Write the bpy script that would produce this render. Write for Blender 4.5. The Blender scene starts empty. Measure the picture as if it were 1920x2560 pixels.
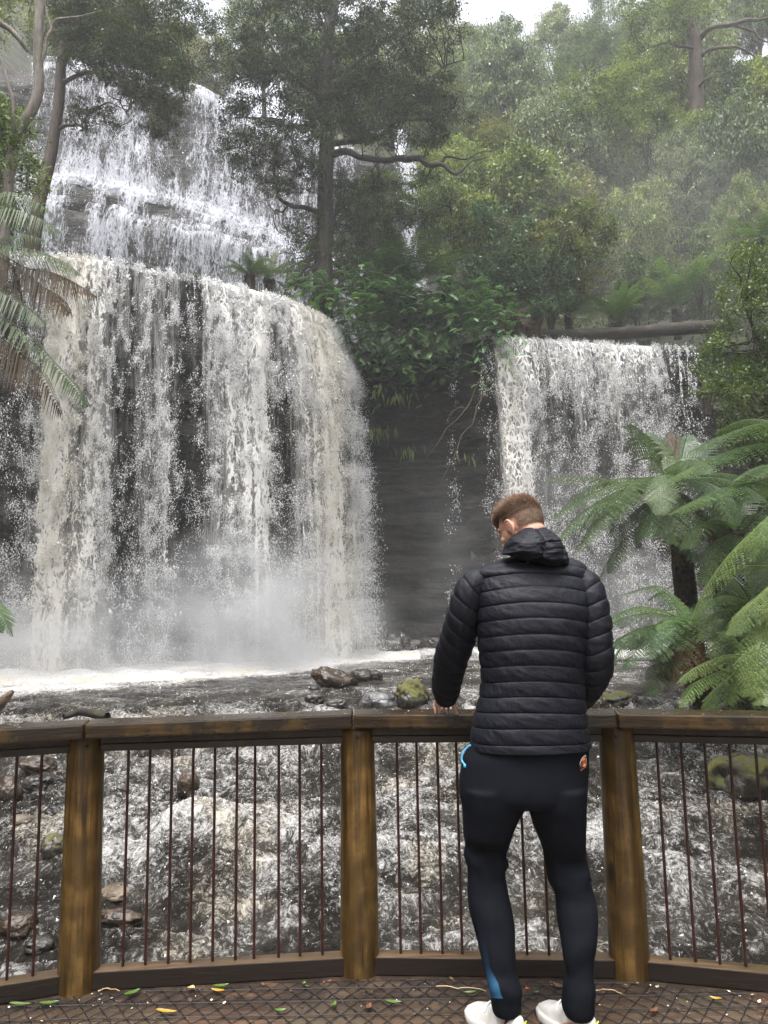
import bpy, math, random
import numpy as np
from mathutils import Vector

# ---------------------------------------------------------------- camera, world, light
SC = bpy.context.scene
COL = SC.collection
H, FPX = 1.51, 1900.0
TH, RHO = math.radians(7.8), math.radians(-1.0)
_f = np.array([0, math.cos(TH), math.sin(TH)]); _r = np.array([1., 0, 0]); _u = np.cross(_r, _f)
_r2 = math.cos(RHO)*_r + math.sin(RHO)*_u; _u2 = -math.sin(RHO)*_r + math.cos(RHO)*_u
cd = bpy.data.cameras.new('camera'); cam = bpy.data.objects.new('camera', cd); COL.objects.link(cam)
from mathutils import Matrix
M = Matrix(((_r2[0], _u2[0], -_f[0], 0), (_r2[1], _u2[1], -_f[1], 0), (_r2[2], _u2[2], -_f[2], H), (0, 0, 0, 1)))
cam.matrix_world = M
cd.sensor_fit = 'HORIZONTAL'; cd.sensor_width = 36; cd.lens = 36*FPX/1920
cd.clip_start = .05; cd.clip_end = 1000
SC.camera = cam
SC.view_settings.view_transform = 'Standard'; SC.view_settings.look = 'None'
SC.view_settings.gamma = 1; SC.view_settings.exposure = 1.66
W = bpy.data.worlds.new('World'); SC.world = W; W.use_nodes = True
nt = W.node_tree; bg = nt.nodes['Background']
sky = nt.nodes.new('ShaderNodeTexSky'); sky.sky_type = 'NISHITA'; sky.sun_disc = False
SUN_EL, SUN_AZ = math.radians(72), math.radians(200)   # azimuth measured from +Y towards +X
sky.sun_elevation = SUN_EL; sky.sun_rotation = SUN_AZ
sky.air_density = 1.0; sky.dust_density = 6.0; sky.ozone_density = 1.0
hs = nt.nodes.new('ShaderNodeHueSaturation'); hs.inputs['Saturation'].default_value = .22
hs.inputs['Value'].default_value = 1.0
nt.links.new(sky.outputs[0], hs.inputs['Color']); nt.links.new(hs.outputs[0], bg.inputs[0])
bg.inputs[1].default_value = .15
sd = bpy.data.lights.new('sun', 'SUN'); sd.energy = 1.0; sd.angle = math.radians(30); sd.color = (1, .97, .92)
sun = bpy.data.objects.new('sun', sd); COL.objects.link(sun)
sv = Vector((math.sin(SUN_AZ)*math.cos(SUN_EL), math.cos(SUN_AZ)*math.cos(SUN_EL), math.sin(SUN_EL)))
sun.rotation_euler = sv.to_track_quat('Z', 'Y').to_euler(); sun.location = sv*90
cy = SC.cycles
cy.max_bounces = 6; cy.diffuse_bounces = 3; cy.glossy_bounces = 3; cy.transmission_bounces = 2
cy.volume_bounces = 1; cy.transparent_max_bounces = 24; cy.use_denoising = True
cy.volume_step_rate = 3; cy.volume_max_steps = 48
cy.sample_clamp_indirect = 4

# ---------------------------------------------------------------- helpers
def ray(x, y): return _f + (x-960)/FPX*_r2 + (1280-y)/FPX*_u2
def at(x, y, Y):
    d = ray(x, y); return d*(Y/d[1]) + np.array([0, 0, H])
def atz(x, y, z):
    d = ray(x, y); return d*((z-H)/d[2]) + np.array([0, 0, H])
def topx(P):
    d = np.atleast_2d(P) - np.array([0, 0, H]); w = d@_f
    return np.stack([960+FPX*(d@_r2)/w, 1280-FPX*(d@_u2)/w], 1)

def _hash(ix, iy, iz, seed):
    h = (ix.astype(np.int64)*374761393 + iy.astype(np.int64)*668265263 + iz.astype(np.int64)*2147483647 + seed*974634777) & 0xffffffff
    h = ((h ^ (h >> 13))*1274126177) & 0xffffffff
    h = ((h ^ (h >> 16))*2246822519) & 0xffffffff
    return ((h ^ (h >> 15)) & 0xffffff)/float(0xffffff)
def vnoise(p, seed=0):
    p = np.asarray(p, float); i = np.floor(p).astype(np.int64); f = p-i; f = f*f*(3-2*f); out = 0
    for dx in (0, 1):
        for dy in (0, 1):
            for dz in (0, 1):
                w = (f[:, 0] if dx else 1-f[:, 0])*(f[:, 1] if dy else 1-f[:, 1])*(f[:, 2] if dz else 1-f[:, 2])
                out = out + w*_hash(i[:, 0]+dx, i[:, 1]+dy, i[:, 2]+dz, seed)
    return out
def fbm(p, octs=4, seed=0, gain=.5):
    p = np.asarray(p, float); a = 1; s = 0; t = 0
    for o in range(octs):
        s = s + a*vnoise(p*(2.03**o)+o*17.3, seed+o); t += a; a *= gain
    return s/t            # 0..1
def nz2(x, y, *a, **k): return fbm(np.stack([x, y, np.zeros_like(x)], 1), *a, **k)

def mk(name, V, F, mat=None, parent=None, smooth=False, uv=None, attrs=None, F2=None, link=True):
    """mesh object from numpy arrays; F (n,3|4), optional second face array F2 with its own material index 1."""
    V = np.ascontiguousarray(V, np.float32); me = bpy.data.meshes.new(name)
    Fs = [F] + ([F2] if F2 is not None and len(F2) else [])
    Fs = [np.ascontiguousarray(f, np.int32) for f in Fs]
    loops = np.concatenate([f.ravel() for f in Fs]); npoly = sum(len(f) for f in Fs)
    tot = np.concatenate([np.full(len(f), f.shape[1], np.int32) for f in Fs])
    start = np.concatenate([[0], np.cumsum(tot)[:-1]]).astype(np.int32)
    me.vertices.add(len(V)); me.vertices.foreach_set('co', V.ravel())
    me.loops.add(len(loops)); me.loops.foreach_set('vertex_index', loops)
    me.polygons.add(npoly); me.polygons.foreach_set('loop_start', start)
    try: me.polygons.foreach_set('loop_total', tot)
    except Exception: pass
    if smooth: me.polygons.foreach_set('use_smooth', np.ones(npoly, bool))
    if len(Fs) > 1: me.polygons.foreach_set('material_index', np.concatenate([np.full(len(f), i, np.int32) for i, f in enumerate(Fs)]))
    me.update(calc_edges=True)
    if uv is not None:
        l = me.uv_layers.new(name='UVMap'); l.data.foreach_set('uv', np.ascontiguousarray(uv[loops], np.float32).ravel())
    for k, a in (attrs or {}).items():
        at_ = me.attributes.new(k, 'FLOAT', 'POINT'); at_.data.foreach_set('value', np.ascontiguousarray(a, np.float32))
    for m in (mat if isinstance(mat, (list, tuple)) else [mat]):
        if m: me.materials.append(m)
    if not link: return me
    o = bpy.data.objects.new(name, me); COL.objects.link(o)
    if parent: o.parent = parent
    return o
def ob(name, me, parent=None):
    o = bpy.data.objects.new(name, me); COL.objects.link(o); o.parent = parent; return o
def empty(name, loc=(0, 0, 0)):
    o = bpy.data.objects.new(name, None); COL.objects.link(o); o.location = loc; o.empty_display_size = .2; return o
def tag(o, label=None, cat=None, group=None, kind=None):
    if label: o['label'] = label
    if cat: o['category'] = cat
    if group: o['group'] = group
    if kind: o['kind'] = kind
    return o
class Bag:
    """collects vertex / face arrays into one mesh"""
    def __init__(s): s.V = []; s.Q = []; s.T = []; s.n = 0; s.A = []
    def add(s, V, Q=None, T=None):
        V = np.asarray(V, float)
        if Q is not None and len(Q): s.Q.append(np.asarray(Q)+s.n)
        if T is not None and len(T): s.T.append(np.asarray(T)+s.n)
        s.V.append(V); s.n += len(V); return s
    def arrays(s):
        V = np.concatenate(s.V); F = []
        if s.Q: F.append(np.concatenate(s.Q))
        if s.T: F.append(np.concatenate(s.T))
        return V, F
    def build(s, name, mat=None, parent=None, smooth=False, loc=None, link=True):
        V, F = s.arrays()
        if loc is not None: V = V-np.asarray(loc)
        me = mk(name, V, F[0], None, smooth=smooth, F2=F[1] if len(F) > 1 else None, link=False)
        if len(F) > 1: me.polygons.foreach_set('material_index', np.zeros(len(me.polygons), np.int32))
        for m in (mat if isinstance(mat, (list, tuple)) else [mat]):
            if m: me.materials.append(m)
        if not link: return me
        return ob(name, me, parent)

def spline(P, n):
    """Catmull-Rom through rows of P, n samples (uniform in key index)"""
    P = np.asarray(P, float); k = len(P)
    t = np.linspace(0, k-1, n); i = np.clip(np.floor(t).astype(int), 0, k-2); f = (t-i)[:, None]
    g = lambda j: P[np.clip(j, 0, k-1)]
    p0, p1, p2, p3 = g(i-1), g(i), g(i+1), g(i+2)
    return .5*((2*p1)+(-p0+p2)*f+(2*p0-5*p1+4*p2-p3)*f*f+(-p0+3*p1-3*p2+p3)*f**3)
def gridfaces(nr, nc, wrap=False):
    r = np.arange(nr-1)[:, None]; c = np.arange(nc if wrap else nc-1)[None, :]; c2 = (c+1) % nc
    return np.stack([r*nc+c, r*nc+c2, (r+1)*nc+c2, (r+1)*nc+c], -1).reshape(-1, 4)
def frames(P):
    P = np.asarray(P, float); T = np.gradient(P, axis=0); T /= np.linalg.norm(T, axis=1)[:, None]+1e-9
    N = np.zeros_like(T); ref = np.array([0, 0, 1.]) if abs(T[0, 2]) < .9 else np.array([1., 0, 0])
    n = np.cross(ref, T[0]); n /= np.linalg.norm(n)
    for i in range(len(T)):
        n = n-T[i]*(n@T[i]); n /= np.linalg.norm(n)+1e-9; N[i] = n
    return T, N, np.cross(T, N)
def tube(P, R, n=6, cap=True):
    P = np.asarray(P, float); R = np.broadcast_to(np.asarray(R, float), (len(P),)); T, N, B = frames(P)
    a = np.linspace(0, 2*np.pi, n, endpoint=False)
    V = P[:, None]+R[:, None, None]*(np.cos(a)[None, :, None]*N[:, None]+np.sin(a)[None, :, None]*B[:, None])
    Q = gridfaces(len(P), n, True); V = V.reshape(-1, 3)
    if cap:
        m = len(V); V = np.vstack([V, P[0], P[-1]]); i = np.arange(n); j = (i+1) % n
        T3 = np.vstack([np.stack([j, i, np.full(n, m)], 1), np.stack([i+(len(P)-1)*n, j+(len(P)-1)*n, np.full(n, m+1)], 1)])
        return V, Q, T3
    return V, Q, None
def box(c, s, rz=0.0):
    x, y, z = np.array(s)/2
    V = np.array([[-x, -y, -z], [x, -y, -z], [x, y, -z], [-x, y, -z], [-x, -y, z], [x, -y, z], [x, y, z], [-x, y, z]])
    R = np.array([[math.cos(rz), -math.sin(rz), 0], [math.sin(rz), math.cos(rz), 0], [0, 0, 1]])
    return V@R.T+np.asarray(c), np.array([[0, 3, 2, 1], [4, 5, 6, 7], [0, 1, 5, 4], [1, 2, 6, 5], [2, 3, 7, 6], [3, 0, 4, 7]])

# ---- shader helpers
class NB:
    def __init__(s, name):
        s.m = bpy.data.materials.new(name); s.m.use_nodes = True; s.t = s.m.node_tree; s.t.nodes.clear()
        s.out = s.t.nodes.new('ShaderNodeOutputMaterial')
    def n(s, typ, **k):
        nd = s.t.nodes.new('ShaderNode'+typ)
        for a, v in k.items():
            if a.startswith('i_'):
                key = a[2:]; key = int(key) if key.isdigit() else key.replace('_', ' ')
                s.set(nd.inputs[key], v)
            else: setattr(nd, a, v)
        return nd
    def set(s, sock, v):
        if isinstance(v, bpy.types.NodeSocket): s.t.links.new(v, sock)
        elif isinstance(v, bpy.types.Node): s.t.links.new(v.outputs[0], sock)
        else: sock.default_value = (tuple(v)+(1,) if isinstance(v, (tuple, list)) and len(v) == 3 and sock.type == 'RGBA' else v)
    def math(s, op, a, b=0.0, c=None, clamp=False):
        nd = s.n('Math', operation=op, use_clamp=clamp); s.set(nd.inputs[0], a); s.set(nd.inputs[1], b)
        if c is not None: s.set(nd.inputs[2], c)
        return nd.outputs[0]
    def noise(s, vec, scale, detail=3, rough=.5, dist=0.0, off=None):
        if off is not None: vec = s.mapv(vec, off=off)
        nd = s.n('TexNoise'); s.set(nd.inputs['Vector'], vec); nd.inputs['Scale'].default_value = scale
        nd.inputs['Detail'].default_value = detail; nd.inputs['Roughness'].default_value = rough; nd.inputs['Distortion'].default_value = dist
        return nd.outputs[0]
    def mapv(s, vec, scale=(1, 1, 1), off=(0, 0, 0), rot=(0, 0, 0)):
        nd = s.n('Mapping'); s.set(nd.inputs['Vector'], vec); nd.inputs['Scale'].default_value = scale
        nd.inputs['Location'].default_value = off; nd.inputs['Rotation'].default_value = rot; return nd.outputs[0]
    def ramp(s, fac, stops, interp='LINEAR'):
        nd = s.n('ValToRGB'); cr = nd.color_ramp; cr.interpolation = interp
        while len(cr.elements) < len(stops): cr.elements.new(.5)
        for e, (p, c) in zip(cr.elements, stops):
            e.position = p; e.color = (tuple(c)+(1,)) if isinstance(c, (tuple, list)) else (c, c, c, 1)
        s.set(nd.inputs[0], fac); return nd.outputs[0]
    def mix(s, f, a, b, mode='MIX'):
        nd = s.n('Mix', data_type='RGBA', blend_type=mode); s.set(nd.inputs[0], f); s.set(nd.inputs[6], a); s.set(nd.inputs[7], b); return nd.outputs[2]
    def sstep(s, x, lo, hi):
        nd = s.n('MapRange', interpolation_type='SMOOTHSTEP'); s.set(nd.inputs[0], x); s.set(nd.inputs[1], lo); s.set(nd.inputs[2], hi); return nd.outputs[0]
    def bump(s, h, strength=.5, dist=.02, normal=None):
        nd = s.n('Bump'); s.set(nd.inputs['Height'], h); nd.inputs['Strength'].default_value = strength; nd.inputs['Distance'].default_value = dist
        if normal is not None: s.set(nd.inputs['Normal'], normal)
        return nd.outputs[0]
    def bsdf(s, **k):
        nd = s.n('BsdfPrincipled')
        for a, v in k.items(): s.set(nd.inputs[a.replace('_', ' ')], v)
        return nd
    def done(s, sh): s.set(s.out.inputs['Surface'], sh.outputs[0] if isinstance(sh, bpy.types.Node) else sh); return s.m
    def obj(s): return s.n('TexCoord').outputs['Object']
    def pos(s): return s.n('NewGeometry').outputs['Position']
    def uv(s): return s.n('TexCoord').outputs['UV']

def leaf_mat(name, cols, rough=.5, trans=.25, tint=True):
    b = NB(name); g = b.n('NewGeometry'); rnd = g.outputs['Random Per Island']
    c = b.ramp(rnd, [(i/(len(cols)-1), c) for i, c in enumerate(cols)])
    big = b.noise(g.outputs['Position'], .55, 2)
    c = b.mix(b.sstep(big, .35, .65), b.mix(1.0, c, (.72, .78, .75), 'MULTIPLY'), b.mix(1.0, c, (1.25, 1.2, 1.0), 'MULTIPLY'))
    if tint:
        oc = b.n('ObjectInfo').outputs['Color']; c = b.mix(1.0, c, oc, 'MULTIPLY')
    p = b.bsdf(Base_Color=c, Roughness=rough); p.inputs['Specular IOR Level'].default_value = .35
    tr = b.n('BsdfTranslucent'); b.set(tr.inputs[0], b.mix(1.0, c, (1.1, 1.25, .6), 'MULTIPLY'))
    mx = b.n('MixShader'); mx.inputs[0].default_value = trans; b.set(mx.inputs[1], p.outputs[0]); b.set(mx.inputs[2], tr.outputs[0])
    return b.done(mx)
def simple(name, col, rough=.5, col2=None, scale=8, bump=0.0, spec=.5, metal=0, dist=.01, detail=5):
    b = NB(name); o = b.obj(); f = b.noise(o, scale, detail)
    c = b.mix(b.sstep(f, .35, .65), col, col2) if col2 else col
    p = b.bsdf(Base_Color=c, Roughness=rough, Metallic=metal); p.inputs['Specular IOR Level'].default_value = spec
    if bump: b.set(p.inputs['Normal'], b.bump(f, bump, dist))
    return b.done(p)

def bark(name, c1, c2, moss=None, scale=6):
    b = NB(name); o = b.pos(); st = b.mapv(o, scale=(1, 1, .18)); f = b.noise(st, scale*2, 6, .65)
    c = b.mix(b.sstep(f, .35, .65), c1, c2)
    if moss:
        m = b.sstep(b.noise(o, 1.6, 5, .7), .48, .6); nz = b.n('SeparateXYZ'); b.set(nz.inputs[0], b.n('NewGeometry').outputs['Normal'])
        m = b.math('MULTIPLY', m, b.sstep(nz.outputs[2], -.3, .5)); c = b.mix(m, c, moss)
    p = b.bsdf(Base_Color=c, Roughness=.8, Normal=b.bump(f, .8, .04)); return b.done(p)

MAT = {}
MAT['leaf_dark'] = leaf_mat('dark_leaf', [(.016, .024, .010), (.03, .042, .018), (.055, .07, .028)])
MAT['leaf_hill'] = leaf_mat('hill_leaf', [(.05, .068, .034), (.115, .14, .07), (.25, .275, .145)], rough=.45)
MAT['leaf_shiny'] = leaf_mat('broad_leaf', [(.03, .06, .03), (.055, .10, .05), (.10, .155, .09)], rough=.3)
MAT['leaf_lime'] = leaf_mat('lime_leaf', [(.07, .095, .035), (.13, .16, .06), (.19, .21, .09)], rough=.4)
MAT['fern'] = leaf_mat('fern_leaf', [(.05, .078, .040), (.09, .128, .068), (.15, .195, .115)], rough=.35, trans=.35)
MAT['fern_brown'] = leaf_mat('dead_fern_leaf', [(.05, .032, .016), (.09, .05, .03), (.13, .075, .045)], rough=.7, trans=.15)
MAT['bark'] = bark('dark_bark', (.012, .009, .007), (.038, .028, .022), moss=(.05, .06, .012))
MAT['bark_red'] = bark('reddish_bark', (.035, .022, .017), (.085, .055, .043), moss=(.06, .07, .02))
MAT['bark_grey'] = bark('grey_bark', (.09, .075, .062), (.2, .17, .145), moss=(.06, .07, .02))
MAT['moss_limb'] = bark('mossy_limb', (.02, .015, .01), (.05, .04, .025), moss=(.12, .12, .015))
MAT['fern_trunk'] = simple('fibrous_fern_trunk', (.012, .008, .006), .9, (.05, .03, .02), 14, .9, dist=.04)
MAT['soil'] = simple('forest_floor', (.015, .017, .008), .9, (.045, .05, .022), 1.2, .8, dist=.2)

# ================================================================ THE GROUND: river bed, banks, plateau, hillside
PLZ = 12.5                                  # level of the lower falls' lip
LIP = np.array([(-34, 15), (-24, 19), (-16, 21.3), (-12, 21.8), (-8.9, 22.3), (-6.8, 23.3), (-4.3, 24.8), (-2.6, 26.6), (-1.75, 28.3),
                (-1.2, 29.8), (0.2, 30.9), (2.2, 30.8), (3.6, 29.7), (4.6, 29.4), (8.2, 30.3), (11, 30.9), (13.4, 31.2), (16, 31), (20, 29.5), (26, 27), (36, 22)], float)
LP = spline(LIP, 700)
_ds = np.concatenate([[0], np.cumsum(np.linalg.norm(np.diff(LP, axis=0), axis=1))])
S_ALL = np.arange(0, _ds[-1], .06)
LP = np.stack([np.interp(S_ALL, _ds, LP[:, 0]), np.interp(S_ALL, _ds, LP[:, 1])], 1)
_t = np.gradient(LP, axis=0); _t /= np.linalg.norm(_t, axis=1)[:, None]
_k = np.exp(-np.linspace(-2.5, 2.5, 41)**2); _k /= _k.sum()
LN = np.stack([_t[:, 1], -_t[:, 0]], 1)     # outward normal, towards the camera side
LN = np.stack([np.convolve(np.pad(LN[:, i], 20, 'edge'), _k, 'valid') for i in (0, 1)], 1); LN /= np.linalg.norm(LN, axis=1)[:, None]
LPX = topx(np.column_stack([LP, np.full(len(LP), PLZ)]))[:, 0]      # the lip seen in the photograph
def s_of_px(px): return float(np.interp(px, LPX[(LP[:, 0] > -14) & (LP[:, 0] < 16)], S_ALL[(LP[:, 0] > -14) & (LP[:, 0] < 16)]))
def lipY(X): return np.interp(X, LP[:, 0], LP[:, 1])

def rz(Y): return np.interp(Y, [0, 5, 6.6, 8, 9, 10.8, 12, 13.6, 14.4, 17, 40], [-1.6, -1.4, -1.15, -1.08, -.82, -.7, -.4, -.3, -.1, 0, .05])
def rbank(Y): return np.interp(Y, [-20, 4, 8, 10, 13, 17, 22, 27, 31], [5.5, 5.2, 5, 5.0, 5.5, 7.0, 9.2, 11.6, 14])
def lbank(Y): return np.interp(Y, [-20, 4, 8, 10, 14, 20, 24], [-5, -5, -5.4, -6.4, -9.2, -13, -15.5])
def ground(X, Y):
    X = np.asarray(X, float); Y = np.asarray(Y, float)
    n = nz2(X*.25, Y*.25, 4, 5)-.5
    bed = rz(Y)-.45
    dr = X-rbank(Y); dl = lbank(Y)-X
    zr = bed+np.clip(dr, 0, None)*1.25+np.clip(dr-6, 0, None)*.3; zl = bed+np.clip(dl, 0, None)*2.3
    z = np.maximum(bed, np.maximum(np.minimum(zr, 30), np.minimum(zl, 26)))+n*np.clip(np.maximum(dr, dl), 0, 1)*1.2
    # behind the lip: plateau, upper cliff on the left, hillside on the right
    b = Y-lipY(X)-1.5
    hill = PLZ-.35+np.clip(b-1.8, 0, None)*1.02; hill = np.minimum(hill, 56+n*6)
    yc = np.interp(X, [-40, -20, -8, 0, 4, 8], [34, 38, 40.5, 42, 43, 44])   # foot line of the upper cliff in plan
    up = np.where(Y > yc+2.5, 32+np.clip(Y-yc-2.5, 0, None)*.38, PLZ-.6+np.clip(Y-(yc-6), 0, 1.6)*1.5)
    wl = np.clip((X-.5)/4.5, 0, 1); back = up*(1-wl)+hill*wl
    side = np.clip((-18-X)/4, 0, 1); back = back*(1-side)+np.maximum(back, PLZ+(-18-X)*1.3+np.clip(b, 0, None)*.6)*side
    back = back+n*2*np.clip(b/3-.6, 0, 1)
    return np.where(b > 0, np.maximum(back, np.where((dr > 6) | (dl > 9), z, -9)), z)
gx = np.concatenate([np.arange(-95, -26, 2.), np.arange(-26, 28, .35), np.arange(28, 96, 2.)]); gy = np.concatenate([np.arange(-30, 0, 2.), np.arange(0, 50, .35), np.arange(50, 125, 1.5)])
GX, GY = np.meshgrid(gx, gy); GZ = ground(GX.ravel(), GY.ravel())
# the sheet dips under the deck
mat_ground = MAT['soil']
g = mk('hillside_ground', np.column_stack([GX.ravel(), GY.ravel(), GZ]), gridfaces(len(gy), len(gx)), mat_ground, smooth=True)
tag(g, 'dark forest floor of the river bed, banks and the hillside under the trees', 'ground', kind='structure')

# ---------------------------------------------------------------- wet layered rock face under the lower lip
b = NB('wet_layered_rock'); p_ = b.pos(); st = b.mapv(p_, scale=(.35, .35, 2.6))
f1 = b.noise(st, 1.6, 7, .65, .3); f2 = b.noise(p_, 5, 6, .6)
c = b.mix(b.sstep(f1, .4, .62), (.005, .0047, .0045), (.030, .026, .023)); c = b.mix(b.sstep(f2, .6, .75), c, (.05, .043, .036))
ms = b.math('MULTIPLY', b.sstep(b.noise(b.mapv(p_, scale=(1, 1, 2.2)), 1.3, 5, .7), .62, .72), .2); c = b.mix(ms, c, (.025, .028, .014))
pp = b.bsdf(Base_Color=c, Roughness=b.math('ADD', b.math('MULTIPLY', f2, .4), .4), Normal=b.bump(b.math('ADD', f1, b.math('MULTIPLY', f2, .5)), 1.0, .2)); pp.inputs['Specular IOR Level'].default_value = .3
MAT['cliff'] = b.done(pp)
def cliff_face(name, P, N, z0, z1, nz, recess, seed, mat, dep=.5):
    zz = np.linspace(z1, z0, nz); n = len(P)
    Z, I = np.meshgrid(zz, np.arange(n), indexing='ij'); X = P[I, 0]; Y = P[I, 1]
    fl = lambda a: a.ravel()
    strata = vnoise(np.stack([fl(X)*.12, fl(Y)*.12, fl(Z)*1.5], 1), seed); strata = np.floor(strata*5)/5
    d = (strata-.5)*dep+(fbm(np.stack([fl(X)*.7, fl(Y)*.7, fl(Z)*1.1], 1), 4, seed+3)-.5)*dep*1.3
    t = (z1-fl(Z))/(z1-z0); d = d-recess*np.sin(np.clip(t*1.3, 0, 1)*np.pi*.5)*np.clip(t*6, 0, 1)+.0
    nx = N[I, 0].ravel(); ny = N[I, 1].ravel()
    V = np.column_stack([fl(X)+nx*d, fl(Y)+ny*d, fl(Z)]); return mk(name, V, gridfaces(nz, n), mat, smooth=False)
ii = np.arange(0, len(LP), 3)
g = cliff_face('rock_cliff', LP[ii], LN[ii], -.6, PLZ-.05, 110, .7, 3, MAT['cliff'], .7)
tag(g, 'dark wet rock cliff in thin level layers behind the lower falls', 'cliff', kind='structure')
# top apron of the plateau under the running water
ap = Bag(); n = len(ii); V = np.vstack([np.column_stack([LP[ii]-LN[ii]*o, np.full(n, PLZ-.05-.12*(o > 1))]) for o in (-.02, 1.5, 3.2)])
g = mk('rock_ledge', V, gridfaces(3, n), MAT['cliff'], smooth=True); tag(g, 'flat rock ledge on top of the lower cliff that the water slides over', 'ledge', kind='structure')

# upper cliff in steps: profile (how far back, height) at each plan column
UX = np.linspace(-30, 7.5, 150)
def upper_prof(X):
    """rows of (Y, z) from the plateau up to the top lip"""
    X = np.asarray(X, float)
    foot = np.interp(X, [-30, -20, -10, -4, 0, 4, 8], [33.5, 35.2, 36.4, 37.8, 39, 40, 41])
    zl2 = np.interp(X, [-30, -17, -13, -9, -5, 0, 8], [22.9, 22.7, 21.8, 21.1, 20.3, 19.6, 19])+(vnoise(np.stack([X*.9, X*0, X*0], 1), 31)-.5)*.3
    zl1 = np.interp(X, [-30, -17.3, -14.8, -10.7, -7.3, -5, 0, 8], [24.4, 24.3, 24.1, 23.4, 22.3, 21.5, 20.7, 20])+(vnoise(np.stack([X*1.1, X*0+4, X*0], 1), 35)-.5)*.45
    zt = np.interp(X, [-30, -20, -15, -11, -8.4, -6, -2, 8], [33.6, 33.2, 32.9, 32.0, 30.8, 29.9, 29.2, 28.6])+(vnoise(np.stack([X*.5, X*0+9, X*0], 1), 41)-.5)*.8
    rows = [(foot, np.full_like(X, PLZ-.6)), (foot+.35, zl2-.3), (foot+.5, zl2), (foot+1.15, zl2+.12), (foot+1.4, zl1-.25), (foot+1.6, zl1), (foot+2.7, zl1+.25),
            (foot+3.0, zl1+1.2), (foot+3.6, zt-1.6), (foot+3.9, zt-.35), (foot+4.6, zt), (foot+8.5, zt+.5)]
    return rows
def upper_sheet(X, off, sub):
    rows = upper_prof(X); R = np.array([[r[0], r[1]] for r in rows])      # (k,2,n)
    seg = []; dist = []
    for k in range(len(R)-1):
        for q in range(sub[k]): f = q/sub[k]; seg.append(R[k]*(1-f)+R[k+1]*f)
    seg.append(R[-1]); G = np.array(seg)                                   # rows,2,n
    d = np.gradient(G, axis=0); L = np.sqrt((d**2).sum(1))+1e-6; ny = -d[:, 1]/L; nzv = d[:, 0]/L
    Y = G[:, 0]+ny*off; Z = G[:, 1]+nzv*off
    run = np.cumsum(np.sqrt((np.diff(G, axis=0)**2).sum(1)), axis=0); run = np.vstack([np.zeros((1, G.shape[2])), run])
    return Y, Z, run
SUB = [22, 3, 3, 8, 3, 4, 4, 34, 4, 3, 6]
Y_, Z_, _ = upper_sheet(UX, 0, SUB); XX = np.broadcast_to(UX, Y_.shape)
q = np.stack([XX.ravel()*.9, Y_.ravel(), Z_.ravel()*.9], 1); rough = (fbm(q, 4, 77)-.5)*.7+(np.floor(vnoise(q*np.array([.25, .1, 1.2]), 8)*5)/5-.5)*.35
V = np.column_stack([XX.ravel(), Y_.ravel()-rough+.12, Z_.ravel()])
g = mk('upper_rock_cliff', V, gridfaces(Y_.shape[0], len(UX)), MAT['cliff'], smooth=False)
tag(g, 'tall stepped rock face behind the upper falls with two level ledges', 'cliff', kind='structure')

# ================================================================ WATER
def water_mat(name, lay, su, sv, net=.5, veil=False, tint=(.93, .93, .94), cream=(.92, .88, .79), soft=.022, lo=.74, hi=.36):
    b = NB(name); uv = b.mapv(b.uv(), scale=(su, sv, 1), off=(lay*7.31, lay*3.7, lay*2.1))
    wob = b.n('TexNoise'); b.set(wob.inputs['Vector'], uv); wob.inputs['Scale'].default_value = 1.3; wob.inputs['Detail'].default_value = 3
    w2 = b.n('VectorMath', operation='SCALE'); b.set(w2.inputs[0], wob.outputs['Color']); w2.inputs[3].default_value = .9
    va = b.n('VectorMath', operation='ADD'); b.set(va.inputs[0], uv); b.set(va.inputs[1], w2.outputs[0]); v = va.outputs[0]
    n1 = b.noise(v, 1.6, 4, .6); n2 = b.noise(v, 7.5, 7, .8)
    vo = b.n('TexVoronoi', feature='DISTANCE_TO_EDGE'); b.set(vo.inputs['Vector'], v); vo.inputs['Scale'].default_value = 3.2
    edge = b.math('SUBTRACT', .62, b.math('MULTIPLY', vo.outputs[0], 1.9), clamp=True)
    val = b.math('ADD', b.math('MULTIPLY', n1, .42-.2*net), b.math('MULTIPLY', n2, .58-.15*net)); val = b.math('ADD', val, b.math('MULTIPLY', edge, .42*net))
    at_ = b.n('Attribute', attribute_name='dens').outputs['Fac']; ac = b.n('Attribute', attribute_name='cream').outputs['Fac']
    th = b.math('ADD', b.math('MULTIPLY', at_, hi-lo), lo)
    al = b.n('MapRange', interpolation_type='SMOOTHSTEP'); b.set(al.inputs[0], val); b.set(al.inputs[1], b.math('SUBTRACT', th, soft)); b.set(al.inputs[2], b.math('ADD', th, soft))
    al = b.math('MULTIPLY', al.outputs[0], b.sstep(at_, .0, .12))
    if veil: al = b.math('MULTIPLY', al, .45)
    col = b.mix(b.math('MULTIPLY', ac, b.sstep(n1, .3, .6)), tint, cream)
    col = b.mix(1.0, col, b.ramp(b.noise(b.mapv(v, scale=(1.6, .8, 1)), 3.1, 6, .75), [(.32, (.62, .61, .58)), (.48, (.97, .96, .95)), (.6, (1, 1, 1))]), 'MULTIPLY')
    p = b.bsdf(Base_Color=col, Roughness=.45, Normal=b.bump(val, .6, .08)); p.inputs['Specular IOR Level'].default_value = .3
    tl = b.n('BsdfTranslucent'); b.set(tl.inputs[0], col); m1 = b.n('MixShader'); m1.inputs[0].default_value = .3; b.set(m1.inputs[1], p.outputs[0]); b.set(m1.inputs[2], tl.outputs[0])
    tr = b.n('BsdfTransparent'); m2 = b.n('MixShader'); b.set(m2.inputs[0], al); b.set(m2.inputs[1], tr.outputs[0]); b.set(m2.inputs[2], m1.outputs[0])
    return b.done(m2)
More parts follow.
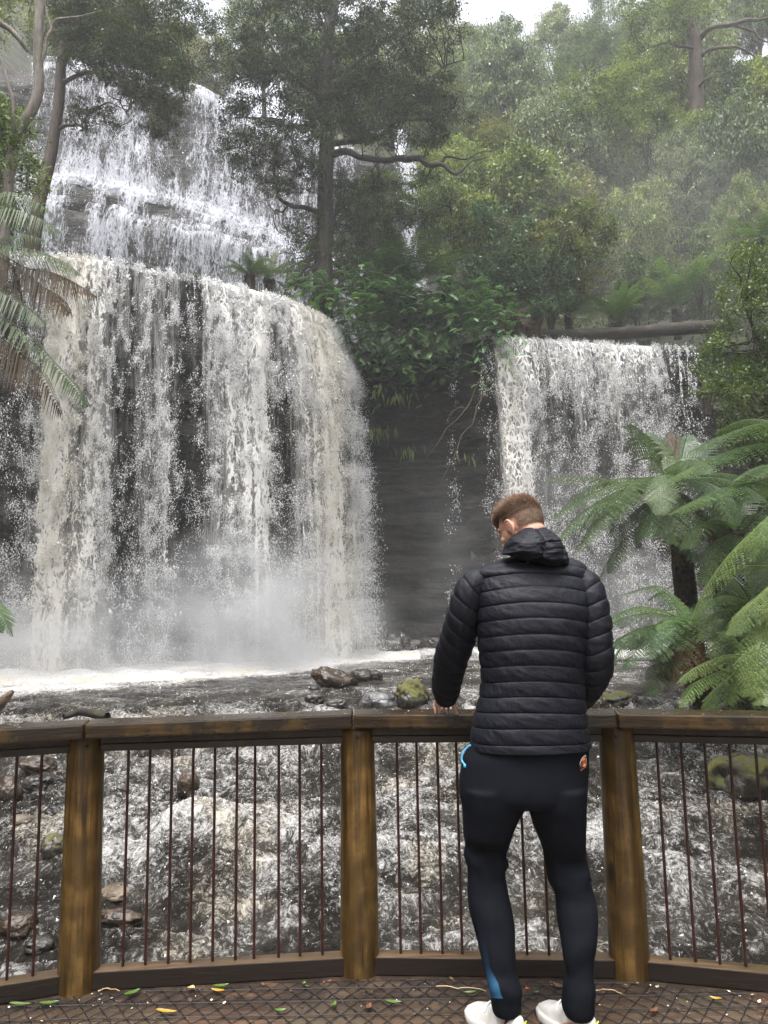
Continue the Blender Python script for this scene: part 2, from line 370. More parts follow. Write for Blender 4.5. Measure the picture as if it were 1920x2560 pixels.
def foam_mat(name, col):
    b = NB(name); p = b.bsdf(Base_Color=col, Roughness=.4); tl = b.n('BsdfTranslucent'); b.set(tl.inputs[0], col)
    m = b.n('MixShader'); m.inputs[0].default_value = .35; b.set(m.inputs[1], p.outputs[0]); b.set(m.inputs[2], tl.outputs[0]); return b.done(m)
MAT['drop'] = foam_mat('water_drops', (.93, .93, .94)); MAT['drop_cream'] = foam_mat('peaty_water_drops', (.92, .89, .80))
rng = np.random.default_rng(11)

def drops(P, size, stretch, rng):
    """many small irregular tetrahedra, a little longer than wide"""
    n = len(P); A = rng.normal(size=(n, 4, 3)); A /= np.linalg.norm(A, axis=2)[:, :, None]
    A *= (rng.uniform(.5, 1.3, (n, 4, 1))*size[:, None, None]); A[:, :, 2] *= stretch[:, None]
    V = (P[:, None]+A).reshape(-1, 3); b = np.arange(n)[:, None]*4
    T = np.concatenate([b+np.array([0, 1, 2]), b+np.array([0, 3, 1]), b+np.array([1, 3, 2]), b+np.array([2, 3, 0])])
    return V, T

def waterfall(name, s0, s1, dens_keys, cream_keys, throw, zbot, layers, ndrop, seed, label, su=2.2, sv=.75, net=.5, fade=None, edge=.25, dsize=(.007, .024)):
    """dens_keys: (photo x at the lip, density near the lip, density lower down)"""
    root = empty(name, (float(np.interp((s0+s1)/2, S_ALL, LP[:, 0])), float(np.interp((s0+s1)/2, S_ALL, LP[:, 1])), 0.0)); r0 = np.array(root.location)
    rg = np.random.default_rng(seed)
    sk = [s_of_px(k[0]) for k in dens_keys]; dt = [k[1] for k in dens_keys]; dm = [k[2] for k in dens_keys]
    ck = [s_of_px(k[0]) for k in cream_keys]; cv = [k[1] for k in cream_keys]
    def dens(s, v):
        top = np.interp(s, sk, dt); mid = np.interp(s+.18*(vnoise(np.stack([s*0, v*.5, s*0], 1), seed)-.5), sk, dm); w = np.clip(v/4.2, 0, 1)
        d = top*(1-w)+mid*w; d = d+.13*(fbm(np.stack([s*2.2, v*.28, s*0], 1), 3, seed+4)-.5)*2+.52*(fbm(np.stack([s*7.5+.5*vnoise(np.stack([s, v*.7, s*0], 1), 5), v*.16, s*0], 1), 2, seed+6)-.5)*np.clip(v/1.2, 0, 1)
        d = d*np.clip((s-s0)/edge, 0, 1)*np.clip((s1-s)/edge, 0, 1)
        if fade: d = d*np.interp(v, fade[0], fade[1])
        return np.clip(d, 0, 1)**1.22
    Hh = PLZ-zbot
    def pos(s, v, off):
        x = np.interp(s, S_ALL, LP[:, 0]); y = np.interp(s, S_ALL, LP[:, 1]); nx = np.interp(s, S_ALL, LN[:, 0]); ny = np.interp(s, S_ALL, LN[:, 1])
        thr = throw*(.8+.5*vnoise(np.stack([s*.8, s*0, s*0], 1), seed+9))
        o = np.where(v > 0, .12+thr*np.sqrt(np.clip(v, 0, None)/Hh)+off*np.clip(v/2, 0, 1), v)      # v<0: sliding over the ledge
        z = np.where(v > 0, PLZ+.10-v, PLZ+.12+off*.2)
        return np.column_stack([x+nx*o, y+ny*o, z])
    ns = max(5, int((s1-s0)/.09)); vv = np.concatenate([[-3, -2, -1, -.4, -.12, 0], np.linspace(.08, Hh, 90)])
    for L in range(layers):
        S, Vv = np.meshgrid(np.linspace(s0, s1, ns), vv); S = S.ravel(); Vv = Vv.ravel()
        off = .32*L-.15+.35*(fbm(np.stack([S*1.3, Vv*.5, S*0+L*5], 1), 3, seed+L)-.5)
        P = pos(S, Vv, off); cr = np.clip(np.interp(S, ck, cv)*np.interp(Vv, [0, 8], [1, .8]), 0, 1)
        dd = dens(S, Vv)*(1-.12*L)
        m = water_mat(name+'_sheet', L+seed, su*2.6, sv*.42, net=0, veil=True, soft=.11, lo=.66, hi=.34) if (L == 0 and layers > 1) else water_mat(name+'_sheet', L+seed, su*(1+.25*L), sv*(1+.3*L), net=net*(1-.3*L))
        mk('water_sheet', P-r0, gridfaces(len(vv), ns), m, root, smooth=True, uv=np.column_stack([S, Vv]), attrs=dict(dens=dd, cream=cr))
    n = ndrop*6; s = rg.uniform(s0-.1, s1+.1, n); v = rg.uniform(-.2, Hh, n)
    d = dens(np.clip(s, s0+.02, s1-.02), v); cl = fbm(np.stack([s*3.5, v*1.3, s*0], 1), 4, seed+20); fine = fbm(np.stack([s*12, v*3.2, s*0], 1), 3, seed+21)
    pr = (d+.10)*np.clip((cl-.36)*5, 0, 1.2)*np.clip((fine-.38)*4.5, 0, 1.2); keep = rg.uniform(0, 1, n) < pr; s = s[keep][:ndrop]; v = v[keep][:ndrop]
    off = rg.normal(0, 1, len(s))*(.08+.018*v)+.28; P = pos(s, v, off); P[:, 0] += rg.normal(0, 1, len(s))*.006*v
    P[:, 2] += np.where(v < .6, np.abs(rg.normal(0, .07, len(s))), 0)
    sz = rg.lognormal(math.log((dsize[0]*dsize[1])**.5), .4, len(s)); cr = np.interp(s, ck, cv) > rg.uniform(.35, 1.2, len(s))
    for msk, mt in ((~cr, MAT['drop']), (cr, MAT['drop_cream'])):
        if msk.sum() < 50: continue
        V, T = drops(P[msk], sz[msk], rg.uniform(1, 2.2, msk.sum()), rg)
        o = mk('spray_drops', V-r0, T, mt, root); tag(o, kind='stuff')
    return tag(root, label, 'waterfall', kind='structure')

waterfall('waterfall', s_of_px(-200), s_of_px(862),
    [(-200, .1, .05), (-80, .2, .10), (20, .36, .2), (70, .45, .24), (110, .7, .28), (135, .8, .5), (150, .88, .88), (195, .9, .86), (215, .9, .66), (260, .85, .68), (300, .55, .5), (318, .5, .3), (345, .6, .36),
     (370, .62, .6), (410, .62, .66), (438, .6, .3), (452, .3, .10), (500, .35, .10), (512, .75, .5), (545, .8, .62), (580, .8, .66), (600, .8, .78), (640, .85, .72), (665, .75, .42),
     (700, .78, .40), (720, .8, .66), (745, .95, .7), (765, .95, .82), (790, .95, .80), (806, .9, .62), (835, .85, .66), (862, .7, .5)],
    [(-200, 0), (120, .1), (150, 1), (215, 1), (250, .55), (300, .35), (420, .2), (560, .25), (600, .3), (640, .55), (690, .3), (740, .7), (760, 1), (800, 1), (830, .35), (862, .1)],
    .72, -.1, 2, 400000, 3, 'broad curtain of white and cream peaty water falling over the curved left lip', su=2.4, sv=.8, net=.45)
waterfall('waterfall', s_of_px(1222), s_of_px(1660),
    [(1222, .9, .7), (1235, .9, .82), (1262, .85, .84), (1285, .7, .85), (1300, .8, .5), (1340, .75, .34), (1370, .8, .36), (1400, .75, .34), (1420, .85, .52), (1450, .8, .34), (1490, .8, .34), (1510, .9, .5), (1530, .75, .3),
     (1570, .8, .34), (1600, .75, .38), (1630, .7, .46), (1660, .35, .2)],
    [(1222, .8), (1260, .8), (1300, .3), (1480, .2), (1505, .6), (1530, .2), (1660, .1)],
    1.0, -.1, 2, 120000, 23, 'lacy white waterfall to the right of the man, under the mossy fallen log', su=2.2, sv=.8, net=1.25, fade=([0, 6, 12.5], [1, 1, .85]))
# thin threads of water
k = 0
for px, w, top, nm, lab in ((1668, 5, .0, 'x', 'thin thread of water just beyond the right edge of the lacy fall'), (1690, 6, 0, '', 'thin double thread of water between the lacy fall and the dry rock'),
                   (1712, 5, 0, '', 'long thin dripping thread of water right of the lacy fall'), (1728, 3, 0, '', 'faintest, outermost thread of water on the right rock'),
                   (1152, 5, .8, '', 'thin broken trickle down the dark recess between the two falls'), (1213, 9, 1.5, '', 'faint veil of spray hugging the left edge of the lacy fall')):
    waterfall('water_trickle', s_of_px(px-w), s_of_px(px+w), [(px-w, .5, .35), (px, .8, .5), (px+w, .5, .35)], [(px, 0)], .5, -.1, 1, 2600, 60+k, lab, su=4, sv=1.2, net=.7, edge=.06, dsize=(.01, .03),
              fade=([0, 3.5, 6.5, 9, 12.5], [1, .9, .6, .25, .1]) if px > 1600 else ([0, 1, 4, 12.5], [.2, .8, .7, .6])); k += 1

# upper falls: sheets clinging to the stepped face
def upper_fall(x0, x1, seed, dens_fn, ndrop, label):
    root = empty('waterfall', ((x0+x1)/2, 37, PLZ)); r0 = np.array(root.location); rg = np.random.default_rng(seed)
    X = np.linspace(x0, x1, int((x1-x0)/.1))
    for L, off in enumerate((.28, .55)):
        Yq, Zq, run = upper_sheet(X, off, SUB); XX = np.broadcast_to(X, Yq.shape)
        wv = (fbm(np.stack([XX.ravel()*1.2, run.ravel()*.5, XX.ravel()*0], 1), 3, seed+L)-.5)*.3
        P = np.column_stack([XX.ravel(), Yq.ravel()-wv, Zq.ravel()]); top = run.max(0)
        rowi = np.repeat(np.arange(Yq.shape[0]), len(X)); d = dens_fn(XX.ravel(), Zq.ravel(), rowi)*(1-.15*L)
        m = water_mat('upper_fall_sheet', seed+L, 1.7+L*.5, .42+.2*L, net=.35, tint=(.66, .68, .75), soft=.09)
        mk('water_sheet', P-r0, gridfaces(Yq.shape[0], len(X)), m, root, smooth=True, uv=np.column_stack([XX.ravel(), -run.ravel()]), attrs=dict(dens=d, cream=np.zeros(len(P))))
    n = ndrop*4; Yq, Zq, run = upper_sheet(X, .5, SUB); i = rg.integers(0, len(X), n); j = rg.integers(0, Yq.shape[0], n)
    x = X[i]+rg.uniform(-.05, .05, n); P = np.column_stack([x, Yq[j, i]-np.abs(rg.normal(0, .12, n)), Zq[j, i]+rg.normal(0, .05, n)])
    cl = fbm(np.stack([x*2.5, P[:, 2]*.9, x*0], 1), 4, seed+7); kp = rg.uniform(0, 1, n) < dens_fn(x, P[:, 2], j)*np.clip((cl-.35)*4, 0, 1)
    P = P[kp][:ndrop]; V, T = drops(P, rg.lognormal(math.log(.02), .4, len(P)), rg.uniform(1, 2.5, len(P)), rg); tag(mk('spray_drops', V-r0, T, MAT['drop'], root), kind='stuff')
    return tag(root, label, 'waterfall', kind='structure')
LEDGE_ROWS = set()
_c = np.cumsum([0]+SUB)
def dens_up(x, z, row):
    col = .46+.34*(fbm(np.stack([x*.55, x*0, z*.03], 1), 3, 91)-.5)*2+.3*np.exp(-((x+9.0)/1.5)**2)+.25*np.exp(-((x+14.2)/.35)**2)+.2*np.exp(-((x+3)/2)**2)
    led = np.interp(row, [0, _c[1]-6, _c[1], _c[4]-5, _c[5], _c[7], _c[7]+8, _c[8], _c[9], _c[-1]], [.5, .5, .85, .55, .9, .95, .5, .45, .85, .95])
    d = .52*col+.42*led+.30*(fbm(np.stack([x*4.5, z*.12, x*0], 1), 3, 95)-.5)
    rock = np.exp(-((x+15.3)/.45)**2)*np.clip((25.0-z)/1, 0, 1)*np.clip((z-20)/1.5, 0, 1)+np.exp(-((x+11.3)/.42)**2)*np.clip((24.0-z)/.5, 0, 1)*np.clip((z-22.2)/.5, 0, 1)+np.exp(-((x+13.9)/.3)**2)*np.clip((24.6-z)/.5, 0, 1)*np.clip((z-21.5)/.5, 0, 1)
    return np.clip(d*(1-.95*np.clip(rock, 0, 1))*np.clip((x+20.4)/1.6, 0, 1), 0, 1)
upper_fall(-20.6, -.9, 71, dens_up, 16000, 'tall misty upper waterfall stepping down over two ledges behind the trees')
upper_fall(1.0, 3.0, 75, lambda x, z, r: .7*np.exp(-((x-1.9)/.75)**2)*np.clip((z-15)/3, 0, 1)+.05, 7000, 'narrow white fall in the gap just right of the big dark trunk')

# ---- the pool and the rapids
b = NB('peaty_river_water'); p_ = b.pos(); fl = b.mapv(p_, scale=(1, .72, 1))
wob = b.n('TexNoise'); b.set(wob.inputs['Vector'], fl); wob.inputs['Scale'].default_value = 2.6; wob.inputs['Detail'].default_value = 5
w2 = b.n('VectorMath', operation='SCALE'); b.set(w2.inputs[0], wob.outputs['Color']); w2.inputs[3].default_value = .35
va = b.n('VectorMath', operation='ADD'); b.set(va.inputs[0], fl); b.set(va.inputs[1], w2.outputs[0]); v = va.outputs[0]
n1 = b.noise(v, 1.3, 5, .6); n2 = b.noise(v, 11, 7, .75, .4); n3 = b.noise(v, 34, 5, .75, .6)
vo = b.n('TexVoronoi', feature='DISTANCE_TO_EDGE'); b.set(vo.inputs['Vector'], v); vo.inputs['Scale'].default_value = 13
net = b.math('SUBTRACT', .5, b.math('MULTIPLY', vo.outputs[0], 3.0), clamp=True)
val = b.math('ADD', b.math('MULTIPLY', n1, .22), b.math('ADD', b.math('MULTIPLY', n2, .34), b.math('MULTIPLY', n3, .34))); val = b.math('ADD', val, b.math('MULTIPLY', net, .03))
fa = b.n('Attribute', attribute_name='foam').outputs['Fac']
th = b.math('ADD', b.math('MULTIPLY', fa, -.20), .61); mask = b.n('MapRange', interpolation_type='SMOOTHSTEP'); b.set(mask.inputs[0], val); b.set(mask.inputs[1], b.math('SUBTRACT', th, .05)); b.set(mask.inputs[2], b.math('ADD', th, .11)); mask = mask.outputs[0]
wc = b.mix(b.sstep(n1, .4, .6), (.035, .030, .025), (.090, .080, .068)); fc = b.mix(b.sstep(b.noise(p_, .9, 3), .5, .66), (.74, .73, .72), (.70, .64, .53))
hgt = b.math('ADD', b.math('MULTIPLY', n2, .7), b.math('MULTIPLY', n3, .35))
wat = b.bsdf(Base_Color=wc, Roughness=.07, Normal=b.bump(hgt, 1.0, .34)); wat.inputs['IOR'].default_value = 1.33; wat.inputs['Specular IOR Level'].default_value = .8
fom = b.bsdf(Base_Color=fc, Roughness=.5, Normal=b.bump(val, 1.0, .15))
mx = b.n('MixShader'); b.set(mx.inputs[0], mask); b.set(mx.inputs[1], wat.outputs[0]); b.set(mx.inputs[2], fom.outputs[0]); MAT['river'] = b.done(mx)
ry = np.concatenate([np.arange(1.5, 15, .045), np.arange(15, 36, .09)]); rx = np.linspace(-1, 1, 420)
RX = rx[None, :]*np.interp(ry, [1.5, 10, 36], [8, 9.5, 22])[:, None]; RY = np.repeat(ry[:, None], len(rx), 1); X = RX.ravel(); Y = RY.ravel()
_mound = [tuple(atz(px, py, z)[:2])+(rx_, ry_, h) for px, py, z, rx_, ry_, h in
          ((640, 1990, -1.0, 1.1, .4, .06), (760, 1960, -.9, .9, .45, .16), (1010, 1920, -.8, .8, .6, .35), (430, 2130, -1.15, .8, .35, .22), (520, 2140, -1.15, .5, .3, .2), (800, 2160, -1.2, .5, .35, .25),
           (1000, 2200, -1.2, .8, .4, .2), (1650, 2230, -1.25, .9, .4, .25), (1780, 2260, -1.25, .8, .35, .2), (60, 2140, -1.1, .5, .3, .15), (1700, 1900, -.7, .9, .5, .25), (1420, 2150, -1.15, .6, .4, .2), (300, 2010, -1., .4, .3, .12))]
def river_h(X, Y, full=False):
    a = fbm(np.stack([X*.55, Y*.8, X*0], 1), 3, 201); r = 1-np.abs(2*fbm(np.stack([X*1.5+a*1.5, Y*2.4, X*0], 1), 4, 205)-1)
    f2 = fbm(np.stack([X*4+r, Y*6, X*0], 1), 3, 209)
    rap = np.interp(Y, [2, 6, 13.6, 15.5, 20, 23], [1, 1, 1, .95, .95, 1])
    h = rz(Y)+rap*np.interp(Y, [14, 17], [1, .4])*((a-.5)*.16+(r-.78)*.26+(f2-.5)*.12); m = np.zeros_like(X)
    for x0, y0, sx, sy, hh in _mound:
        e = np.exp(-((X-x0)/sx)**2-((Y-y0)/sy)**2); h = h+e*hh*.45; m = m+e
    if not full: return h
    base = lipY(X)-1.9-Y           # distance out from the foot of the falls
    zone = np.clip(1.25-(base-.2)/np.interp(X, [-9, -4], [5.2, 3.2]), 0, 1)*np.where(X < 1.2, 1, np.where((X > 3.2) & (X < 13), .9, .25))*(X > -15)
    h = h+np.clip(1-base/1.8, 0, 1)*.32*fbm(np.stack([X*1.2, Y*1.2, X*0], 1), 3, 213)
    foam = .50*rap+.16*np.clip(m, 0, 1)+.52*(a-.5)+.42*(r-.8)+1.0*zone*(.55+.75*a)+.06
    foam = foam-.10*np.clip(1-np.abs(Y-17.5)/4, 0, 1)+.18*np.exp(-((Y-14.0)/.35)**2)
    return h, np.clip(foam, 0, 1.3)
hh, foam = river_h(X, Y, True)
g = mk('river_water', np.column_stack([X, Y, hh]), gridfaces(len(ry), len(rx)), MAT['river'], smooth=True, attrs=dict(foam=foam)); tag(g, 'brown peaty pool and rapids with white foam running below the deck', 'river', kind='structure')
# flecks of foam thrown up from the rapids and the foot of the falls
n = 200000; X = rng.uniform(-13, 13, n); Y = rng.uniform(6, 32, n)**1.0; h, fo = river_h(X, Y, True); inn = np.abs(X) < Y*.56+.6; ok = (rng.uniform(0, 1, n) < np.clip(fo-.45, 0, 1)*np.clip(14/Y, .3, 1)) & inn & (Y < lipY(X)-1.2)
P = np.column_stack([X, Y, h+np.abs(rng.normal(0, .035, n))+np.clip(fo-.9, 0, .4)*np.abs(rng.normal(0, .8, n))])[ok][:42000]
V, T = drops(P, rng.lognormal(math.log(.010), .45, len(P)), rng.uniform(.6, 1.4, len(P)), rng); g = mk('foam_flecks', V, T, MAT['drop']); tag(g, 'small white flecks of foam tossed up by the rapids and the plunge pool', 'foam', kind='stuff')

def onriver(px, py):
    d = ray(px, py); Y = 4.0
    for _ in range(4000):
        z = H+d[2]/d[1]*Y
        if z <= rz(Y)+.12 and z <= river_h(np.array([d[0]/d[1]*Y]), np.array([Y]))[0]: break
        Y += .012
    return np.array([d[0]/d[1]*Y, Y, z])

# ================================================================ VEGETATION
def leaf_quads(P, D, S, L, Wd, sag=.12):
    """one folded leaf each: base P, direction D, side S, length L, width Wd"""
    L = L[:, None]; Wd = Wd[:, None]; n = len(P); up = np.array([0, 0, 1.])
    V = np.stack([P, P+.45*L*D+.5*Wd*S, P+L*D-up*sag*L, P+.45*L*D-.5*Wd*S], 1).reshape(-1, 3)
    return V, np.arange(n*4).reshape(-1, 4)
def unit(a): return a/(np.linalg.norm(a, axis=-1, keepdims=True)+1e-9)
def clump_leaves(C, R, per, size, rg, style='round', aspect=.45):
    """leaves through ellipsoidal clumps; C (m,3) centres, R (m,3) radii"""
    m = len(C); per = np.broadcast_to(per, (m,)); idx = np.repeat(np.arange(m), per); n = len(idx)
    d = unit(rg.normal(size=(n, 3))); rr = rg.uniform(0, 1, (n, 1))**.42
    if style == 'spray': d[:, 2] *= .8
    P = C[idx]+d*rr*R[idx]*(1+.25*rg.normal(size=(n, 1)))
    # twig structure: pull leaves towards a few spokes in each clump so gaps open between them
    k = 7; sp = unit(rg.normal(size=(m, k, 3))+np.array([0, 0, .2])); pick = sp[idx, rg.integers(0, k, n)]
    tt = rg.uniform(.15, 1.15, (n, 1)); Ps = C[idx]+pick*R[idx]*tt+rg.normal(size=(n, 3))*R[idx]*.16
    use = rg.uniform(size=(n, 1)) < .62; P = np.where(use, Ps, P)
    if style == 'spray':
        D = unit(np.column_stack([d[:, 0], d[:, 1], rg.normal(-.25, .35, n)])+rg.normal(size=(n, 3))*.35)
    elif style == 'weep':
        D = unit(np.column_stack([d[:, 0]*.5, d[:, 1]*.5, rg.normal(-.9, .4, n)])+rg.normal(size=(n, 3))*.3)
    else: D = unit(d+rg.normal(size=(n, 3))*.8)
    S = unit(np.cross(D, unit(rg.normal(size=(n, 3))*(.45 if style == 'spray' else .9)+np.array([0, 0, 1]))))
    L = size*rg.lognormal(0, .3, n); return leaf_quads(P, D, S, L, L*aspect)
def limb(bag, P, r0, r1, rg=None, wob=.0, n=None, sides=6):
    P = np.asarray(P, float); n = n or max(6, len(P)*5); Q = spline(P, n)
    if wob: Q = Q+(np.stack([fbm(np.stack([np.linspace(0, n*.35, n), np.full(n, 5.*k), np.full(n, rg.uniform(0, 99))], 1), 2, k) for k in range(3)], 1)-.5)*wob*np.sin(np.linspace(0, np.pi, n))[:, None]
    bag.add(*tube(Q, np.linspace(r0, r1, n), sides)); return Q

def tree_meshes(seed, h, cr, ch, ncl, clr, per, leaf, style, flat=.7, mat='leaf_hill', barkm='bark', aspect=.45, lean=.0, tr=None):
    rg = np.random.default_rng(seed); tb = Bag(); tr = tr or h*.02
    top = np.array([lean*h, rg.uniform(-.05, .05)*h, h*.86])
    T = limb(tb, [(0, 0, -.8), (lean*h*.15, 0, h*.25), (lean*h*.5+rg.uniform(-.03, .03)*h, rg.uniform(-.03, .03)*h, h*.55), top], tr, tr*.35, n=20, sides=8)
    d = unit(rg.normal(size=(ncl, 3))); d[:, 2] = np.abs(d[:, 2])*rg.choice([1, 1, 1, -.55], ncl); rad = rg.uniform(.45, 1, (ncl, 1))**.6
    lump = .72+.55*vnoise(d*1.6+seed, seed)[:, None]
    C = np.array([top[0]*.8, top[1]*.8, h-ch*.5])+d*rad*lump*np.array([cr, cr, ch*.55])
    R = clr*rg.uniform(.6, 1.3, (ncl, 1))*np.array([1, 1, flat])
    for i in range(min(ncl, 26)):
        t = rg.uniform(.35, .98); b0 = T[int(t*(len(T)-1))]; c = C[i]; mid = (b0+c)/2+np.array([0, 0, rg.uniform(-.3, .25)])*cr*.3
        limb(tb, [b0, mid, c], tr*.33*(1.2-t*.6), tr*.06, rg, .5, n=9, sides=5)
    V, Q = clump_leaves(C, R, per, leaf, rg, style, aspect)
    cm = mk('crown', V, Q, MAT[mat], link=False); tm = tb.build('trunk', MAT[barkm], link=False, smooth=True); return tm, cm
def plant_tree(meshes, loc, rz_, s, label, cat='tree', group=None, tint=(1, 1, 1), name='rainforest_tree', sz=1.0):
    r = empty(name, tuple(loc)); r.rotation_euler = (0, 0, rz_); r.scale = (s, s, s*sz)
    for nm, me in zip(('trunk', 'crown'), meshes): o = ob(nm, me, r); o.color = tuple(tint)+(1,)
    return tag(r, label, cat, group)

KINDS = [tree_meshes(101, 10, 3.0, 7.0, 95, .75, 330, .155, 'round', .8, 'leaf_hill'),
         tree_meshes(102, 10, 2.7, 7.6, 90, .72, 360, .15, 'weep', 1.1, 'leaf_hill', 'bark_red'),
         tree_meshes(103, 11, 3.4, 7.0, 85, .95, 380, .135, 'spray', .42, 'leaf_hill'),
         tree_meshes(104, 9, 3.2, 6.5, 100, .7, 330, .16, 'round', .75, 'leaf_hill', aspect=.55),
         tree_meshes(105, 12, 2.9, 8.5, 105, .7, 330, .14, 'weep', .9, 'leaf_hill', 'bark_red')]
TINTS = [((1.15, 1.2, .75), 'olive green'), ((.8, .92, .85), 'dusky blue-green'), ((1.6, 1.6, .9), 'pale yellow-green'), ((.62, .72, .62), 'deep green'), ((.95, 1.0, .95), 'grey-green'), ((1.15, 1.0, .72), 'brownish olive')]
ORD = ['first', 'second', 'third', 'fourth', 'fifth', 'sixth', 'seventh', 'eighth', 'ninth', 'tenth', 'eleventh', 'twelfth', 'thirteenth', 'fourteenth', 'fifteenth']
rg = np.random.default_rng(5); hill = []
for row, (Yr, x0, x1, step, hs_, nm) in enumerate([(34.5, 5.2, 24, 3.3, .62, 'row behind the fallen log'), (39, 4.6, 26, 3.1, .85, 'second row above the log'), (44.5, 4.2, 29, 3.3, .95, 'third row up the slope'),
                                         (51, 5, 33, 3.7, 1.0, 'fourth row up the slope'), (58, 6, 37, 4.2, 1.05, 'second highest row of slope'), (66, 7, 42, 5.0, 1.15, 'top row against the sky')]):
    xs = np.arange(x0, x1, step)
    for i, x in enumerate(xs):
        X_ = x+rg.uniform(-.8, .8); Y_r = Yr+rg.uniform(-1.4, 1.4); z = float(ground(np.array([X_]), np.array([Y_r]))[0])
        k = int(rg.integers(0, 5)); ti = int(rg.choice(6, p=[.24, .16, .16, .12, .22, .10])); s = hs_*rg.uniform(.82, 1.2)
        plant_tree(KINDS[k], (X_, Y_r, z-.3), rg.uniform(0, 6.28), s, '%s tree, %s from the left in the %s' % (TINTS[ti][1], ORD[min(i, 14)], nm), group='trees crowding the misty hillside', tint=TINTS[ti][0], sz=rg.uniform(.9, 1.15))
for i, (X_, Y_r, s, ti, k) in enumerate([(-25, 43, .85, 3, 2), (-20.5, 46, .8, 0, 0), (-17.6, 50, .95, 4, 4), (-14.2, 48.5, .78, 0, 0), (-11.2, 47, .66, 5, 1), (-7.6, 47, .85, 0, 2), (-4.4, 49, .9, 4, 1), (-1.8, 46, .8, 0, 3), (1.0, 48, 1.0, 5, 1), (3.4, 46, .95, 0, 4), (-2.5, 57, .9, 4, 0), (4.5, 55, 1.0, 0, 1)]):
    z = float(ground(np.array([X_]), np.array([Y_r]))[0])
    plant_tree(KINDS[k], (X_, Y_r, z-.3), i*1.3, s, '%s tree on the skyline behind the upper falls, %s from left' % (TINTS[ti][1], ORD[i]), group='trees on the skyline above the upper falls', tint=TINTS[ti][0])

# ---- hero trees, drawn from their real limbs outward
def inside(poly, p):
    x, y = p[:, 0], p[:, 1]; poly = np.asarray(poly, float); r = np.zeros(len(p), bool); j = len(poly)-1
    for i in range(len(poly)):
        xi, yi = poly[i]; xj, yj = poly[j]; c = ((yi > y) != (yj > y)) & (x < (xj-xi)*(y-yi)/(yj-yi+1e-9)+xi); r ^= c; j = i
    return r
def sprays(poly, n, Y0, thick, rg):
    poly = np.asarray(poly, float); lo = poly.min(0); hi = poly.max(0); out = np.zeros((0, 2))
    while len(out) < n:
        p = rg.uniform(lo, hi, (n*3, 2)); out = np.vstack([out, p[inside(poly, p)]])
    return np.array([at(a, b, Y0+t) for (a, b), t in zip(out[:n], rg.uniform(-1, 1, n)*thick)])
def hero(name, label, base, trunk, limbs, regions, barkm, leafm, tint, seed, twig=.012, cat='tree', limbm=None):
    """trunk/limbs: [(px,py,Y,radius)...]; regions: (poly, clumps, Y0, thick, clump r, leaves per clump, leaf size, style, flat)"""
    rg = np.random.default_rng(seed); r = empty(name, tuple(base)); b0 = np.array(base); tb = Bag(); keys = []
    P = np.array([at(*t[:3]) for t in trunk]); P = np.vstack([P]); Q = spline(np.column_stack([P, [t[3] for t in trunk]]), len(P)*6)
    jit = (np.stack([fbm(np.stack([np.linspace(0, 9, len(Q)), Q[:, 0]*0+k, Q[:, 0]*0], 1), 3, seed+k) for k in (0, 1)], 1)-.5)*Q[:, 3:4]*.5; Q[:, :2] += jit
    tb.add(*tube(Q[:, :3], Q[:, 3], 14)); keys.append(Q[len(Q)//4:, :3]); 
    for L in limbs:
        lb = tb if limbm is None else Bag(); A = spline(np.array([list(at(*t[:3]))+[t[3]] for t in L]), len(L)*5); m = len(A)
        A[:, :3] += (np.stack([fbm(np.stack([np.linspace(0, m*.3, m), np.full(m, k*3.), np.full(m, float(L[0][0]))], 1), 2, seed+k) for k in range(3)], 1)-.5)*A[:, 3:4]*2.2*np.sin(np.linspace(0, np.pi, m))[:, None]
        lb.add(*tube(A[:, :3], A[:, 3], 8)); keys.append(A[2:, :3])
        if limbm is not None: lb.build('limb', MAT[limbm], r, smooth=True, loc=b0)
    K = np.vstack(keys); V_ = []; F_ = []; nn = 0
    for (poly, ncl, Y0, th, cr_, per, leaf, style, flat) in regions:
        C = sprays(poly, ncl, Y0, th, rg); R = cr_*rg.uniform(.55, 1.35, (ncl, 1))*np.array([1, 1, flat])
        for c in C:
            if rg.uniform() < .55:
                d = np.linalg.norm(K-c, axis=1)+np.maximum(0, K[:, 2]-c[2])*.5; k = K[np.argmin(d)]
                if np.linalg.norm(k-c) < 4.5: limb(tb, [k, (k+c)/2+rg.normal(size=3)*.15+np.array([0, 0, -.12]), c, c+(c-k)*.2], twig*2.2, twig*.4, rg, .5, n=10, sides=4)
        V, F = clump_leaves(C, R, per, leaf, rg, style, .42); V_.append(V); F_.append(F+nn); nn += len(V)
    tb.build('trunk', MAT[barkm], r, smooth=True, loc=b0); o = mk('crown', np.vstack(V_)-b0, np.vstack(F_), MAT[leafm], r); o.color = tuple(tint)+(1,)
    return tag(r, label, cat)
Yc = 28.6
